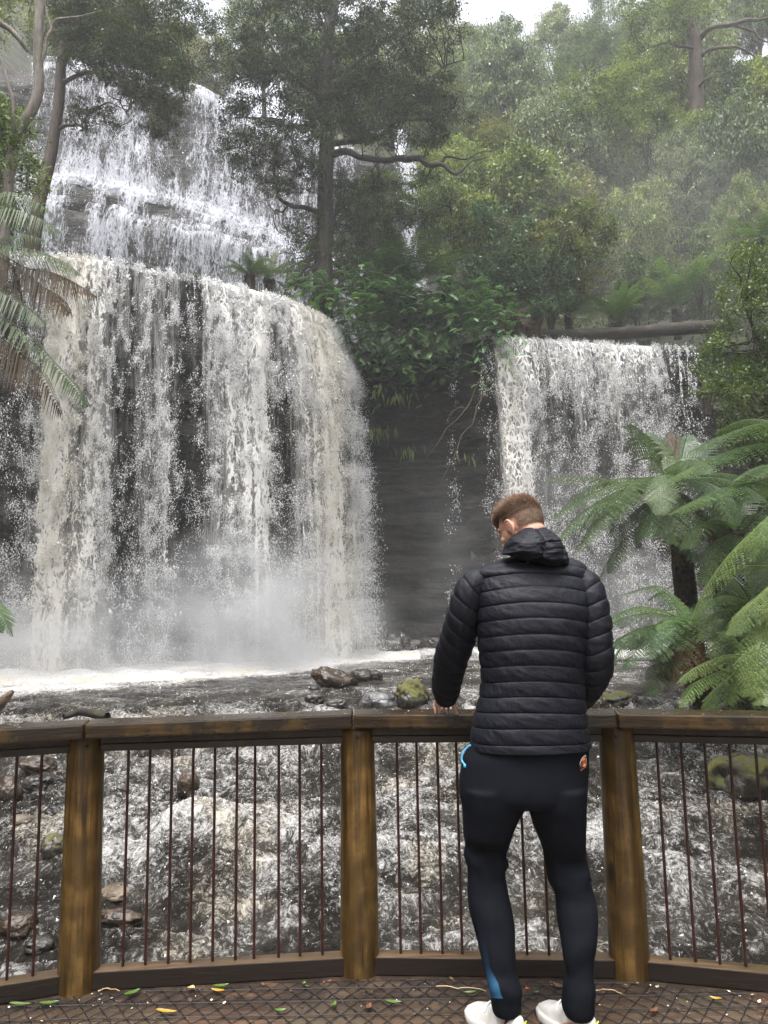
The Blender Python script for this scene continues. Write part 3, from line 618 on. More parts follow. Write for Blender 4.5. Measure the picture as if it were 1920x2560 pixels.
hero('rainforest_tree', 'big dark rainforest tree with a mossy right limb, standing between the two falls', (at(806, 720, Yc)[0], Yc, PLZ-.3),
     [(803, 800, Yc, .46), (806, 740, Yc, .42), (810, 640, Yc, .36), (812, 540, Yc, .33), (815, 430, Yc, .32), (817, 330, Yc, .30), (812, 220, Yc, .30), (820, 100, Yc, .27), (835, 0, Yc, .22), (850, -150, Yc, .12)],
     [[(818, 392, Yc, .16), (860, 378, Yc-.3, .14), (905, 392, Yc-.6, .12), (960, 402, Yc-.8, .12), (1010, 394, Yc-1, .13), (1045, 390, Yc-1, .12), (1062, 410, Yc-1.1, .11), (1108, 412, Yc-1.2, .09), (1130, 434, Yc-1.2, .06), (1152, 428, Yc-1.2, .045), (1180, 403, Yc-1.3, .03), (1222, 393, Yc-1.3, .015)],
      [(1105, 412, Yc-1.2, .06), (1115, 392, Yc-1.2, .05), (1160, 398, Yc-1, .035), (1200, 380, Yc-1, .02), (1235, 378, Yc-1, .012)],
      [(825, 360, Yc, .13), (890, 352, Yc-.2, .11), (960, 335, Yc-.2, .09), (1015, 285, Yc-.3, .08), (1050, 245, Yc-.4, .07), (1092, 190, Yc-.4, .05), (1112, 165, Yc-.3, .035), (1160, 150, Yc, .02)],
      [(1000, 300, Yc-.3, .05), (1060, 300, Yc, .04), (1110, 290, Yc, .02)],
      [(806, 532, Yc, .12), (765, 520, Yc-.2, .10), (725, 510, Yc-.4, .085), (695, 490, Yc-.5, .075), (688, 450, Yc-.5, .06), (684, 400, Yc-.4, .05), (690, 345, Yc-.3, .04), (705, 300, Yc, .02)],
      [(725, 508, Yc-.4, .05), (706, 528, Yc-.5, .04), (690, 525, Yc-.6, .03), (683, 540, Yc-.6, .015)],
      [(812, 260, Yc, .11), (765, 215, Yc-.4, .09), (705, 160, Yc-.7, .06), (655, 70, Yc-1, .03)],
      [(815, 200, Yc, .10), (880, 170, Yc+.3, .08), (940, 120, Yc+.5, .05), (1010, 60, Yc+.6, .02)],
      [(700, 420, Yc-.5, .04), (650, 390, Yc-.7, .03), (600, 370, Yc-.8, .015)]],
     [([(640, -60), (1130, -60), (1150, 90), (1100, 230), (1000, 300), (860, 330), (760, 340), (650, 300), (560, 260), (590, 150)], 275, Yc, 2.8, .66, 235, .105, 'spray', .27),
      ([(860, 170), (1120, 190), (1180, 300), (1100, 370), (980, 375), (860, 340)], 80, Yc-.3, 1.8, .55, 230, .085, 'spray', .28),
      ([(560, 260), (800, 330), (800, 470), (700, 500), (620, 470), (540, 380)], 115, Yc-.4, 1.4, .42, 170, .075, 'spray', .35),
      ([(715, 560), (800, 520), (800, 720), (705, 720)], 55, Yc+.2, .8, .38, 190, .07, 'weep', .9),
      ([(830, 430), (960, 440), (950, 560), (900, 700), (830, 690)], 90, Yc+.4, 1., .42, 200, .075, 'weep', .8),
      ([(900, 400), (1180, 440), (1060, 480), (940, 470)], 12, Yc-.6, .8, .3, 110, .07, 'spray', .4),
      ([(470, -60), (660, -60), (600, 60), (640, 140), (560, 230), (500, 180)], 48, Yc+1.5, 1.4, .5, 200, .085, 'spray', .5)],
     'bark', 'leaf_dark', (1, 1, 1), 301)
Y2 = 26.5
hero('rainforest_tree', 'dark leaning tree at top left whose drooping boughs overhang the upper falls', (at(82, 690, Y2)[0], Y2, PLZ-.4),
     [(78, 720, Y2, .3), (84, 620, Y2, .26), (100, 503, Y2, .235), (116, 430, Y2, .22), (130, 359, Y2, .21), (145, 260, Y2, .20), (153, 174, Y2, .19), (168, 58, Y2, .16), (185, -80, Y2, .1)],
     [[(150, 320, Y2, .07), (185, 312, Y2-.4, .06), (212, 320, Y2-.6, .03)], [(200, 316, Y2-.4, .05), (225, 285, Y2-.4, .04), (265, 258, Y2-.5, .03), (290, 262, Y2-.5, .015)],
      [(150, 210, Y2, .09), (230, 180, Y2-.5, .07), (310, 195, Y2-.8, .06), (370, 240, Y2-1, .045), (395, 300, Y2-1.1, .03), (410, 350, Y2-1.1, .012)],
      [(160, 130, Y2, .09), (240, 60, Y2-.4, .07), (330, 40, Y2-.6, .05), (420, 80, Y2-.7, .02)], [(330, 205, Y2-.9, .04), (300, 250, Y2-1, .03), (330, 300, Y2-1, .015)]],
     [([(125, -60), (440, -60), (482, 60), (478, 190), (440, 260), (330, 230), (230, 190), (140, 180)], 210, Y2-.4, 2, .56, 240, .095, 'spray', .32),
      ([(300, 200), (475, 200), (462, 300), (430, 390), (390, 340), (330, 290)], 70, Y2-.8, 1, .36, 180, .07, 'weep', .8),
      ([(155, 240), (300, 250), (300, 330), (180, 330)], 26, Y2-.4, .7, .3, 130, .07, 'spray', .5)],
     'bark_red', 'leaf_dark', (1.35, 1.25, .9), 302)
Y3 = 17.5
hero('gum_tree', 'smooth grey curving trunk at the far left edge with thin bare branches', (at(5, 640, Y3)[0], Y3, 7.6),
     [(2, 700, Y3, .15), (10, 560, Y3, .14), (24, 440, Y3, .13), (36, 360, Y3, .13), (52, 315, Y3, .13), (78, 278, Y3, .13), (95, 231, Y3, .125), (95, 162, Y3, .12), (97, 80, Y3, .12), (101, 0, Y3, .115), (108, -90, Y3, .1)],
     [[(92, 190, Y3, .05), (112, 130, Y3, .045), (128, 75, Y3, .04), (150, 50, Y3, .035), (200, 42, Y3, .025), (256, 26, Y3, .012)], [(128, 80, Y3, .03), (120, 40, Y3, .025), (110, 0, Y3, .02), (104, -40, Y3, .01)],
      [(28, 420, Y3, .05), (30, 260, Y3-.3, .045), (12, 180, Y3-.3, .04), (-10, 120, Y3-.3, .03)], [(-30, 40, Y3, .08), (10, 60, Y3, .07), (50, 105, Y3+.1, .06), (70, 130, Y3+.2, .03)]],
     [([(-60, -40), (60, -40), (90, 40), (40, 100), (-60, 120)], 14, Y3+1, 1.2, .5, 220, .07, 'round', .7)], 'bark_grey', 'leaf_hill', (1.5, 1.45, .7), 303)
hero('leafy_shrub', 'bright green bush filling the left edge above the tree fern', (-12.2, 18.5, 9.5),
     [(-190, 640, 18, .12), (-120, 520, 18, .08), (-40, 420, 18, .04), (20, 330, 18, .02)], [],
     [([(-80, 240), (40, 250), (80, 330), (95, 420), (100, 500), (60, 560), (-80, 580)], 55, 18.2, 1., .42, 260, .085, 'round', .8)], 'bark', 'leaf_hill', (1.0, 1.15, .55), 304, cat='shrub')
Y5 = 45.0
hero('gum_tree', 'tall reddish trunk with long bare side branches high on the misty slope', (at(1740, 300, Y5)[0], Y5, at(1740, 300, Y5)[2]-3),
     [(1742, 330, Y5, .5), (1742, 260, Y5, .46), (1740, 180, Y5, .45), (1738, 110, Y5, .42), (1732, 50, Y5, .38), (1728, -40, Y5, .3)],
     [[(1748, 100, Y5, .18), (1775, 70, Y5-1, .16), (1830, 58, Y5-2, .14), (1880, 50, Y5-2, .1), (1950, 40, Y5-2, .06)], [(1830, 58, Y5-2, .1), (1880, 80, Y5-2, .08), (1905, 100, Y5-2, .05), (1940, 110, Y5-2, .03)],
      [(1745, 150, Y5, .14), (1775, 122, Y5-1, .12), (1840, 118, Y5-2, .08), (1890, 145, Y5-2, .05), (1925, 160, Y5-2, .03)], [(1738, 125, Y5, .12), (1700, 112, Y5-1, .09), (1655, 110, Y5-1, .06), (1600, 130, Y5-1, .03)],
      [(1742, 225, Y5, .1), (1765, 200, Y5-1, .08), (1790, 185, Y5-1, .03)], [(1738, 60, Y5, .12), (1690, 40, Y5, .08), (1640, 10, Y5, .05)]],
     [([(1560, -60), (1960, -60), (1960, 60), (1830, 30), (1750, 40), (1640, 90), (1550, 60)], 46, Y5-1, 2.2, .8, 240, .15, 'spray', .45),
      ([(1580, 60), (1720, 60), (1700, 150), (1560, 160)], 16, Y5-1, 1.5, .6, 150, .14, 'spray', .5)], 'bark_red', 'leaf_hill', (.95, 1.05, .7), 305)
# leafy shrubs and small trees on the ledge
for i, (lab, base, reg, mt, tint, leaf, tr_) in enumerate([
    ('small tree with dark shiny leaves on the ledge left of the yellow-green bush', (1268, 850, 31), ([(1190, 520), (1300, 500), (1335, 600), (1330, 720), (1260, 800), (1170, 760), (1180, 620)], 60, 31, 1.2, .42, 200, .12, 'round', .8), 'leaf_shiny', (.9, .95, .85), 0, [(1275, 850), (1262, 740), (1258, 650), (1270, 560)]),
    ('yellow-green bush with a twisted dark stem above the left end of the log', (1325, 845, 30.6), ([(1370, 530), (1450, 505), (1530, 540), (1545, 600), (1490, 650), (1380, 650), (1355, 590)], 52, 30.8, 1.1, .42, 190, .13, 'round', .7), 'leaf_lime', (.95, .95, .95), 0, [(1322, 850), (1350, 780), (1375, 700), (1400, 640), (1450, 570)]),
    ('dark leafy shrub over the earthy roots at the left end of the log', (1300, 850, 30.3), ([(1290, 640), (1440, 650), (1450, 740), (1340, 800), (1240, 800), (1230, 720)], 48, 30.2, .9, .4, 190, .11, 'round', .8), 'leaf_shiny', (.75, .8, .75), 0, [(1310, 850), (1330, 780), (1340, 720), (1350, 680)]),
    ('dark bushy tree crowding the gap between the big trunk and the feathery bush', (960, 800, 34.5), ([(850, 470), (960, 430), (1070, 440), (1090, 600), (1010, 700), (860, 700)], 110, 34.5, 1.3, .5, 220, .12, 'spray', .6), 'leaf_hill', (.62, .72, .5), 0, [(960, 790), (965, 650), (960, 560), (955, 480)]),
    ('tall feathery pale green bush against the dark cliff right of the big trunk', (1120, 720, 33), ([(1060, 440), (1180, 430), (1240, 520), (1230, 640), (1060, 650), (1050, 540)], 66, 33, 1.3, .5, 210, .13, 'weep', .9), 'leaf_hill', (1.35, 1.4, .85), 0, [(1120, 760), (1125, 650), (1130, 560), (1120, 480)]),
    ('dark shrub on the steep bank behind the right-hand tree ferns', (1960, 1560, 14.6), ([(1780, 1230), (1960, 1180), (1990, 1500), (1960, 1700), (1800, 1700), (1790, 1500)], 110, 14.6, 1.0, .34, 200, .07, 'round', .8), 'leaf_hill', (.42, .5, .36), 0, [(1960, 1620), (1900, 1500), (1860, 1400), (1850, 1300)]),
    ('dark bush on the dry rock wall under the right-edge bush', (1960, 1150, 21), ([(1840, 1000), (1980, 980), (1980, 1200), (1880, 1190), (1800, 1100)], 60, 21, 1.0, .4, 200, .09, 'round', .8), 'leaf_hill', (.45, .52, .38), 0, [(1980, 1200), (1930, 1130), (1890, 1080), (1860, 1040)]),
    ('broad bush of small bright leaves hanging over the right-hand end of the lacy fall', (2060, 1040, 18.5), ([(1830, 640), (1960, 580), (1960, 1010), (1850, 1010), (1760, 980), (1735, 910), (1780, 860), (1800, 760)], 105, 18.5, 1.2, .36, 210, .07, 'round', .75), 'leaf_shiny', (1.5, 1.25, .6), 0, [(2070, 1080), (1980, 950), (1900, 850), (1860, 760)])]):
    px, py, Yq = base; base3 = at(px, py, Yq)
    hero('leafy_shrub' if i else 'small_tree', lab, base3, [(a, b_, Yq, r_) for (a, b_), r_ in zip(tr_, (.14, .09, .06, .025))], [], [reg], 'bark', mt, tint, 320+i, cat='shrub' if i else 'tree')

# ---- ferns
def frond(bag, R, width, lod, npin, droop, rg, sweep=.5, rr=.012, roll=0.0, leaf=1.0):
    """one fern frond along rachis points R: paired pinnae, each with its own leaflets at lod 1"""
    R = np.asarray(R, float); T = unit(np.gradient(R, axis=0)); up = np.array([0, 0, 1.])
    side = np.cross(T, up); bad = np.linalg.norm(side, axis=1) < .25; side[bad] = np.array([1, .2, 0]); side = unit(side)
    bag.add(*tube(R, np.linspace(rr, rr*.25, len(R)), 4, cap=False)[:2])
    t = .10+.90*(np.arange(npin)+.5)/npin; idx = t*(len(R)-1); lo = np.floor(idx).astype(int).clip(0, len(R)-2); fr = (idx-lo)[:, None]
    P = R[lo]*(1-fr)+R[lo+1]*fr; Tt = unit(T[lo]*(1-fr)+T[lo+1]*fr); S0 = unit(side[lo]*(1-fr)+side[lo+1]*fr); Nn = unit(np.cross(S0, Tt))
    w = width*np.where(t < .38, (t/.38)**.7, np.clip((1-t)/.62, 0, 1)**.62)+width*.03; step = np.linalg.norm(R[-1]-R[0])/npin
    L0 = np.sum(np.linalg.norm(np.diff(R, axis=0), axis=1))/npin
    for sg in (-1, 1):
        jit = rg.normal(size=(npin, 1))*.09
        D = unit(sg*S0+Tt*(sweep+jit)+Nn*(-.12+roll*sg)); Lp = w*rg.uniform(.88, 1.1, npin)
        if lod == 0:
            SD = unit(np.cross(D, Nn)); V, Q = leaf_quads(P, D, SD, Lp, np.full(npin, L0*1.05*leaf), sag=droop); bag.add(V, Q); continue
        K = 9 if lod == 1 else 15
        q = (np.arange(K)+.6)/K; Q_, I = np.meshgrid(q, np.arange(npin)); Q_ = Q_.ravel(); I = I.ravel()
        B = P[I]+D[I]*(Lp[I]*Q_)[:, None]-up*(droop*Lp[I]*Q_**2)[:, None]; Dd = unit(D[I]-up*(2*droop*Q_)[:, None]); SD = unit(np.cross(Dd, Nn[I]))
        ln = np.minimum(L0*.62, Lp[I]*.3)*(1-Q_**2.2)**.8*leaf+.004; wd = Lp[I]/K*1.05
        for s2 in (-1, 1):
            dl = unit(SD*s2+Dd*.45-Nn[I]*.1); V, Q = leaf_quads(B, dl, unit(np.cross(dl, Nn[I])), ln, wd, sag=.1); bag.add(V, Q)
        # pinna midrib tip leaflet
        V, Q = leaf_quads(P+D*(Lp*.9)[:, None]-up*(droop*Lp*.81)[:, None], D, unit(np.cross(D, Nn)), Lp*.12+.004, Lp*.04, sag=droop); bag.add(V, Q)
def arch(c, az, el0, el1, L, n=18, pw=1.0):
    t = np.linspace(0, 1, n); el = el0+(el1-el0)*t**pw; d = np.stack([np.cos(el)*math.sin(az), np.cos(el)*math.cos(az), np.sin(el)], 1)
    return np.asarray(c)+np.vstack([[0, 0, 0], np.cumsum(d[:-1]*(L/(n-1)), axis=0)])
def fern_from(name, label, crown, trunk, fr, seed, mat='fern', tint=(1, 1, 1), lod=1, width=.34, npin=34, droop=.25, cat='tree fern', trad=.13, group=None, leaf=1.0):
    """fr: list of rachis curves given as photo points with their depth, or (az, el0, el1, L); a trailing 'b' marks a dead frond"""
    rg = np.random.default_rng(seed); r = empty(name, tuple(trunk[0]) if trunk is not None else tuple(crown)); b0 = np.array(r.location)
    if trunk is not None:
        P = spline(trunk, 26); rad = trad*(1+.25*vnoise(np.stack([np.linspace(0, 9, 26), np.zeros(26), np.zeros(26)], 1), seed)); tb = Bag(); tb.add(*tube(P, rad, 10))
        n = 500; i = rg.integers(2, 26, n); a = rg.uniform(0, 6.28, n); st = P[i]+np.column_stack([np.cos(a), np.sin(a), a*0])*rad[i][:, None]*.9
        V, Q = leaf_quads(st, unit(np.column_stack([np.cos(a), np.sin(a), rg.uniform(-1.5, .8, n)])), unit(np.column_stack([-np.sin(a), np.cos(a), a*0])), rg.uniform(.06, .16, n), np.full(n, .02)); tb.add(V, Q); tb.build('trunk', MAT['fern_trunk'], r, loc=b0)
    for f in fr:
        dead = f[-1] == 'b'; f = f[:-1] if dead else f
        w = width
        if isinstance(f[0], (tuple, list)): R = spline(np.array([at(*p) for p in f]), 20)
        else: R = arch(crown, *f[:4])
        Lr = np.sum(np.linalg.norm(np.diff(R, axis=0), axis=1)); bag = Bag()
        frond(bag, R, min(w, Lr*.26), lod, npin, droop*rg.uniform(.7, 1.4)*(2 if dead else 1), rg, rr=.012, leaf=leaf)
        V, F = bag.arrays(); o = mk('frond', V-b0, F[0], MAT['fern_brown' if dead else mat], r)
        tv = rg.uniform(.8, 1.2); o.color = (tint[0]*tv*rg.uniform(.93, 1.08), tint[1]*tv, tint[2]*tv, 1)
        if dead: o['label'] = 'withered brown frond'
    return tag(r, label, cat, group)
C1 = (1676, 1215, 13.0); c1 = at(*C1)
fern_from('tree_fern', 'large misty green tree fern right of the man, spreading in front of the lacy fall', c1, [at(1742, 1745, 13.2), at(1722, 1560, 13.1), at(1705, 1400, 13.0), at(1688, 1290, 13.0), c1],
          [[C1, (1640, 1150, 13), (1605, 1095, 12.8), (1573, 1060, 12.6)], [C1, (1668, 1150, 13.3), (1640, 1100, 13.6), (1620, 1080, 13.9)], [C1, (1685, 1140, 13.5), (1690, 1095, 13.9), (1675, 1078, 14.2), 'b'], [C1, (1700, 1150, 13.4), (1712, 1105, 13.7), (1718, 1085, 14)],
           [C1, (1570, 1210, 13), (1470, 1192, 12.8), (1372, 1198, 12.5)], [C1, (1600, 1200, 12.7), (1500, 1225, 12.2), (1430, 1260, 11.9), (1376, 1300, 11.7)], [C1, (1600, 1212, 12.5), (1520, 1240, 12.0), (1450, 1290, 11.6), (1400, 1350, 11.4)],
           [C1, (1630, 1192, 12.6), (1570, 1220, 12.1), (1500, 1300, 11.6), (1447, 1378, 11.3)], [C1, (1640, 1205, 12.6), (1580, 1235, 12.1), (1530, 1275, 11.8), (1487, 1308, 11.6)], [C1, (1640, 1240, 12.8), (1590, 1290, 12.5), (1555, 1360, 12.2), (1526, 1432, 12)],
           [C1, (1650, 1232, 12.5), (1637, 1270, 12.1), (1625, 1310, 11.9), (1612, 1340, 11.8)], [C1, (1668, 1232, 12.4), (1668, 1270, 12.1), (1670, 1320, 11.9), (1682, 1358, 11.8)], [C1, (1700, 1240, 12.6), (1712, 1290, 12.3), (1724, 1350, 12.1), (1738, 1402, 12)],
           [C1, (1720, 1195, 12.8), (1760, 1225, 12.5), (1790, 1280, 12.3), (1800, 1340, 12.2)], [C1, (1730, 1170, 13.2), (1790, 1140, 13.4), (1850, 1150, 13.6)], [C1, (1650, 1270, 13.2), (1560, 1350, 13.3), (1505, 1430, 13.4), (1480, 1510, 13.5)],
           [C1, (1720, 1165, 13.6), (1760, 1110, 14), (1800, 1090, 14.3)]]+[(a_, e_, d_, l_) for a_, e_, d_, l_ in ((2.9, .2, -1.3, 2.0), (3.6, .35, -1.2, 2.1), (4.2, .1, -1.3, 1.9), (4.9, .45, -1.0, 2.2), (5.5, .3, -1.1, 2.1), (2.2, .3, -1.2, 2.0), (1.6, .5, -1.0, 2.2), (3.2, .6, -.8, 1.9))]+[(2.7, -.5, -1.45, 1.5, 'b'), (3.5, -.6, -1.5, 1.7, 'b'), (4.3, -.5, -1.45, 1.4, 'b'), (2.0, -.6, -1.5, 1.5, 'b')], 401, width=.42, npin=36, droop=.30, tint=(.85, .95, .88), trad=.15)
C2 = (1722, 1560, 11.4); c2 = at(*C2)
fern_from('tree_fern', 'lower grey-green tree fern by the water beneath the large one', c2, [at(1760, 1770, 11.6), at(1735, 1640, 11.5), c2],
          [[C2, (1650, 1525, 11.2), (1580, 1520, 10.9), (1515, 1560, 10.7)], [C2, (1650, 1560, 11), (1580, 1580, 10.7), (1526, 1625, 10.5)], [C2, (1670, 1570, 11), (1610, 1605, 10.6), (1562, 1672, 10.4)], [C2, (1690, 1500, 11.6), (1640, 1465, 11.8), (1562, 1485, 12)],
           [C2, (1700, 1520, 11.8), (1660, 1480, 12), (1620, 1500, 12.2)], [C2, (1690, 1610, 11), (1650, 1660, 10.8), (1622, 1738, 10.6)], [C2, (1700, 1600, 10.9), (1690, 1650, 10.7), (1680, 1700, 10.6), 'b'], [C2, (1760, 1540, 11.2), (1794, 1552, 11), (1800, 1580, 10.9)],
           [C2, (1770, 1580, 11), (1810, 1580, 10.8), (1855, 1592, 10.7)], [C2, (1690, 1590, 10.9), (1655, 1610, 10.6), (1640, 1650, 10.5)], [C2, (1750, 1520, 11.8), (1790, 1480, 12), (1830, 1470, 12.2)]]+[(3.0, .2, -1.2, 1.5), (3.9, .4, -1.1, 1.6), (4.6, .2, -1.2, 1.5), (5.3, .5, -.9, 1.6), (2.3, .3, -1.2, 1.5), (3.3, -.6, -1.5, 1.1, 'b'), (4.1, -.5, -1.5, 1.1, 'b')], 402, width=.36, npin=30, tint=(.85, .98, .85), trad=.14)
c3 = at(2010, 1110, 10.5)
fern_from('tree_fern', 'tree fern rooted off the right edge sending long fronds across to the left', c3, [at(2060, 1800, 10.5), at(2040, 1500, 10.5), c3],
          [[(2010, 1110, 10.5), (1920, 1062, 10.4), (1830, 1080, 10.2), (1722, 1130, 10)], [(2010, 1120, 10.5), (1900, 1110, 10.2), (1790, 1140, 9.9), (1668, 1200, 9.6)], [(2010, 1130, 10.5), (1920, 1195, 9.7), (1830, 1215, 9.3), (1750, 1245, 9), (1682, 1280, 8.8)],
           [(2010, 1125, 10.5), (1940, 1060, 10.9), (1860, 1050, 11.2), (1790, 1080, 11.4)], [(2010, 1120, 10.5), (1960, 1160, 9.5), (1900, 1165, 9.2), (1868, 1185, 9)], [(2010, 1150, 10.5), (1960, 1250, 10), (1930, 1340, 9.7), (1890, 1430, 9.5)]], 403, width=.46, npin=38, tint=(1.0, 1.08, .9), droop=.35)
c4 = at(1990, 1250, 8.6)
fern_from('tree_fern', 'nearest tree fern at the right edge with bright yellow-green drooping fronds', c4, [at(2060, 1900, 8.8), at(2030, 1600, 8.7), c4],
          [[(1990, 1250, 8.8), (1905, 1310, 8.8), (1830, 1380, 8.8), (1770, 1460, 8.8), (1730, 1545, 8.8)], [(1990, 1400, 8.3), (1925, 1470, 8.2), (1870, 1520, 8.1), (1828, 1585, 8)], [(2000, 1480, 8.2), (1930, 1545, 8), (1895, 1630, 7.8), (1872, 1738, 7.7)], [(2010, 1560, 8), (1940, 1610, 7.8), (1915, 1690, 7.7), (1905, 1760, 7.6)],
           [(1990, 1250, 8.6), (1925, 1290, 8.5), (1895, 1350, 8.4), (1880, 1400, 8.4)], [(1960, 1420, 8.9), (1880, 1415, 8.9), (1830, 1422, 8.9), (1795, 1445, 8.9)], [(2000, 1440, 8), (1950, 1480, 7.9), (1925, 1530, 7.8), (1912, 1600, 7.8)]], 404, width=.36, npin=36, tint=(1.2, 1.2, .85), droop=.3)
CX = (1838, 1330, 12.4); cx_ = at(*CX)
fern_from('tree_fern', 'dim tree fern filling the bank behind the two right-hand ferns', cx_, [at(1850, 1740, 12.6), at(1845, 1520, 12.5), cx_],
          [[CX, (1790, 1300, 12.1), (1740, 1320, 11.8), (1712, 1370, 11.6)], [CX, (1800, 1350, 12), (1770, 1400, 11.8), (1755, 1460, 11.7)], [CX, (1830, 1390, 12), (1822, 1450, 11.8), (1828, 1510, 11.7)], [CX, (1880, 1370, 12), (1905, 1430, 11.8), (1915, 1500, 11.7)],
           [CX, (1870, 1290, 12.2), (1910, 1290, 12), (1950, 1330, 11.9)], [CX, (1810, 1280, 12.6), (1780, 1250, 12.8), (1740, 1260, 13)], [CX, (1850, 1270, 12.8), (1870, 1240, 13), (1900, 1230, 13.2)], [CX, (1800, 1380, 12.2), (1780, 1440, 12), (1790, 1500, 12), 'b']], 408, width=.36, npin=30, tint=(.7, .8, .65), trad=.13)
CY = (1880, 1520, 10.2); cy_ = at(*CY)
fern_from('tree_fern', 'bushy fern on the bank between the bright right-edge fronds and the water', cy_, None,
          [[CY, (1830, 1490, 10), (1780, 1500, 9.8), (1745, 1545, 9.7)], [CY, (1840, 1540, 10), (1800, 1580, 9.8), (1775, 1640, 9.7)], [CY, (1860, 1570, 9.9), (1848, 1620, 9.8), (1845, 1680, 9.7)], [CY, (1900, 1570, 9.9), (1910, 1640, 9.8), (1900, 1700, 9.7)], [CY, (1850, 1470, 10.3), (1820, 1440, 10.4), (1790, 1450, 10.5)], [CY, (1890, 1460, 10.3), (1900, 1420, 10.4), (1915, 1400, 10.5)], [CY, (1835, 1515, 10), (1790, 1535, 9.9), (1750, 1600, 9.8)]], 409, width=.30, npin=28, tint=(.85, .95, .7), cat='fern')
c5 = at(1870, 1640, 9.4)
fern_from('ground_fern', 'low bright fern reaching over the stream behind the rail at right', c5, None,
          [[(1870, 1640, 9.4), (1810, 1640, 9.2), (1740, 1670, 9), (1698, 1705, 8.9)], [(1870, 1650, 9.4), (1800, 1680, 9.1), (1740, 1710, 8.9), (1702, 1768, 8.8)], [(1870, 1650, 9.4), (1830, 1590, 9.5), (1790, 1580, 9.6)], [(1880, 1650, 9.4), (1900, 1690, 9.2), (1900, 1740, 9.1)], [(1870, 1660, 9.4), (1840, 1710, 9.2), (1820, 1760, 9.1)],
           [(1860, 1660, 9.4), (1790, 1730, 9.3), (1770, 1780, 9.2)]], 405, width=.22, npin=26, tint=(1.1, 1.2, .85), cat='fern')
cl = at(-70, 570, 12.0)
L = lambda *p: [(a, b_, 12+d_) for a, b_, d_ in p]
fern_from('tree_fern', 'tree fern rooted off the left edge with green and browning fronds over the fall', cl, [np.array([-8.6, 12.6, .6]), np.array([-8.0, 12.4, 3.5]), np.array([-7.2, 12.1, 6.0]), cl],
          [L((-70, 560, 0), (10, 495, -.2), (80, 500, -.3), (133, 536, -.4)), L((-70, 565, 0), (20, 530, -.3), (95, 545, -.5), (152, 580, -.6)), L((-70, 570, 0), (0, 615, -.3), (90, 630, -.5), (160, 655, -.6), (203, 688, -.7)), L((-70, 590, 0), (62, 668, -.3), (125, 680, -.5), (180, 703, -.6), (240, 740, -.7))+['b'],
           L((-70, 600, 0), (65, 685, -.4), (110, 718, -.5), (150, 742, -.6), (176, 782, -.7))+['b'], L((-70, 690, -1), (0, 728, -1.2), (45, 752, -1.3), (85, 780, -1.4), (108, 808, -1.5)), L((-70, 740, -1), (0, 790, -1.2), (70, 835, -1.4), (140, 910, -1.5), (190, 965, -1.6), (222, 1015, -1.7)),
           L((-70, 790, -1), (0, 842, -1.2), (55, 885, -1.3), (110, 940, -1.5), (155, 1034, -1.6))+['b'], L((-70, 600, 0), (0, 640, -.5), (30, 700, -.7), (25, 760, -.8))+['b'], L((-70, 555, 0), (0, 520, .3), (60, 540, .4), (90, 570, .4)), L((-70, 700, -1), (10, 760, -.8), (40, 830, -.8), (50, 900, -.8))+['b'],
           L((-70, 590, 0), (10, 600, .2), (60, 590, .3), (110, 600, .3)), L((-80, 640, 0), (-10, 680, .2), (40, 740, .1), (60, 800, .1))], 406, width=.40, npin=46, lod=0, leaf=.5, droop=.8, tint=(.62, .68, .55))
fern_from('ground_fern', 'single bright green frond poking in at the left edge above the pool', at(-60, 1480, 9), None, [[(-60, 1480, 9), (-15, 1505, 8.9), (10, 1545, 8.8), (32, 1590, 8.8)], [(-60, 1490, 9), (-20, 1540, 8.9), (0, 1580, 8.8)]], 407, width=.2, npin=22, tint=(1.1, 1.3, .8), cat='fern')
def upfern(label, px, py, Yq, n, Lf, seed, el=(.75, 1.35), tint=(1, 1, 1), dead=1, tr=.8, lod=1, name='tree_fern', drp=1.2):
    rg = np.random.default_rng(seed); c = at(px, py, Yq)
    fr = [(i/n*6.283+rg.uniform(-.2, .2), rg.uniform(*el), rg.uniform(-.5, .3)-(drp-1.2), Lf*rg.uniform(.8, 1.1)) for i in range(n)]; fr = [f+('b',) if i < dead else f for i, f in enumerate(fr)]
    return fern_from(name, label, c, [c-np.array([0, 0, tr+.6]), c-np.array([0, 0, tr*.5]), c], fr, seed, lod=lod, width=Lf*.17, npin=26, tint=tint, trad=.16)
upfern('fan-shaped tree fern with dark stalks on the clifftop between the two falls', 1030, 715, 30.9, 17, 3.2, 411, (.75, 1.4), (.75, .85, .65), 0)
upfern('upright arching tree fern just behind the middle of the fallen log', 1545, 808, 32.6, 15, 2.3, 412, (1.0, 1.45), (1.0, 1.15, .8), 1)
upfern('taller tree fern leaning right, behind the fallen log and right of the upright one', 1690, 775, 33.5, 15, 3.1, 413, (.7, 1.3), (.9, 1.05, .8), 3)
upfern('dim tree fern in the shade at the back of the ledge above the lacy fall', 1420, 790, 33.6, 11, 2.2, 414, (.5, 1.1), (.65, .8, .65), 0)
upfern('dark little tree fern on the lip of the broad fall left of the big trunk', 625, 690, 26.5, 13, 1.25, 415, (.4, 1.2), (.6, .65, .5), 2, tr=.4)
upfern('pale fern silhouetted on the lip close beside the big trunk', 672, 700, 27.2, 9, 1.3, 416, (.7, 1.4), (.9, .95, .8), 0, tr=.3)
upfern('tiny fern clinging to the middle of the broad fall lip', 490, 706, 25.2, 6, .7, 417, (.2, .9), (.8, .9, .7), 0, tr=.1, name='ground_fern')
upfern('small fern perched on the dry rock just past the thin water threads', 1765, 985, 29.5, 7, 1.0, 418, (.3, 1.0), (1.4, 1.5, .9), 2, tr=.3, name='ground_fern', drp=1.8)
upfern('grey-green tree fern high on the bank above the right-edge bush', 1900, 600, 31, 11, 2.3, 419, (.3, 1.0), (.8, .95, .8), 1)
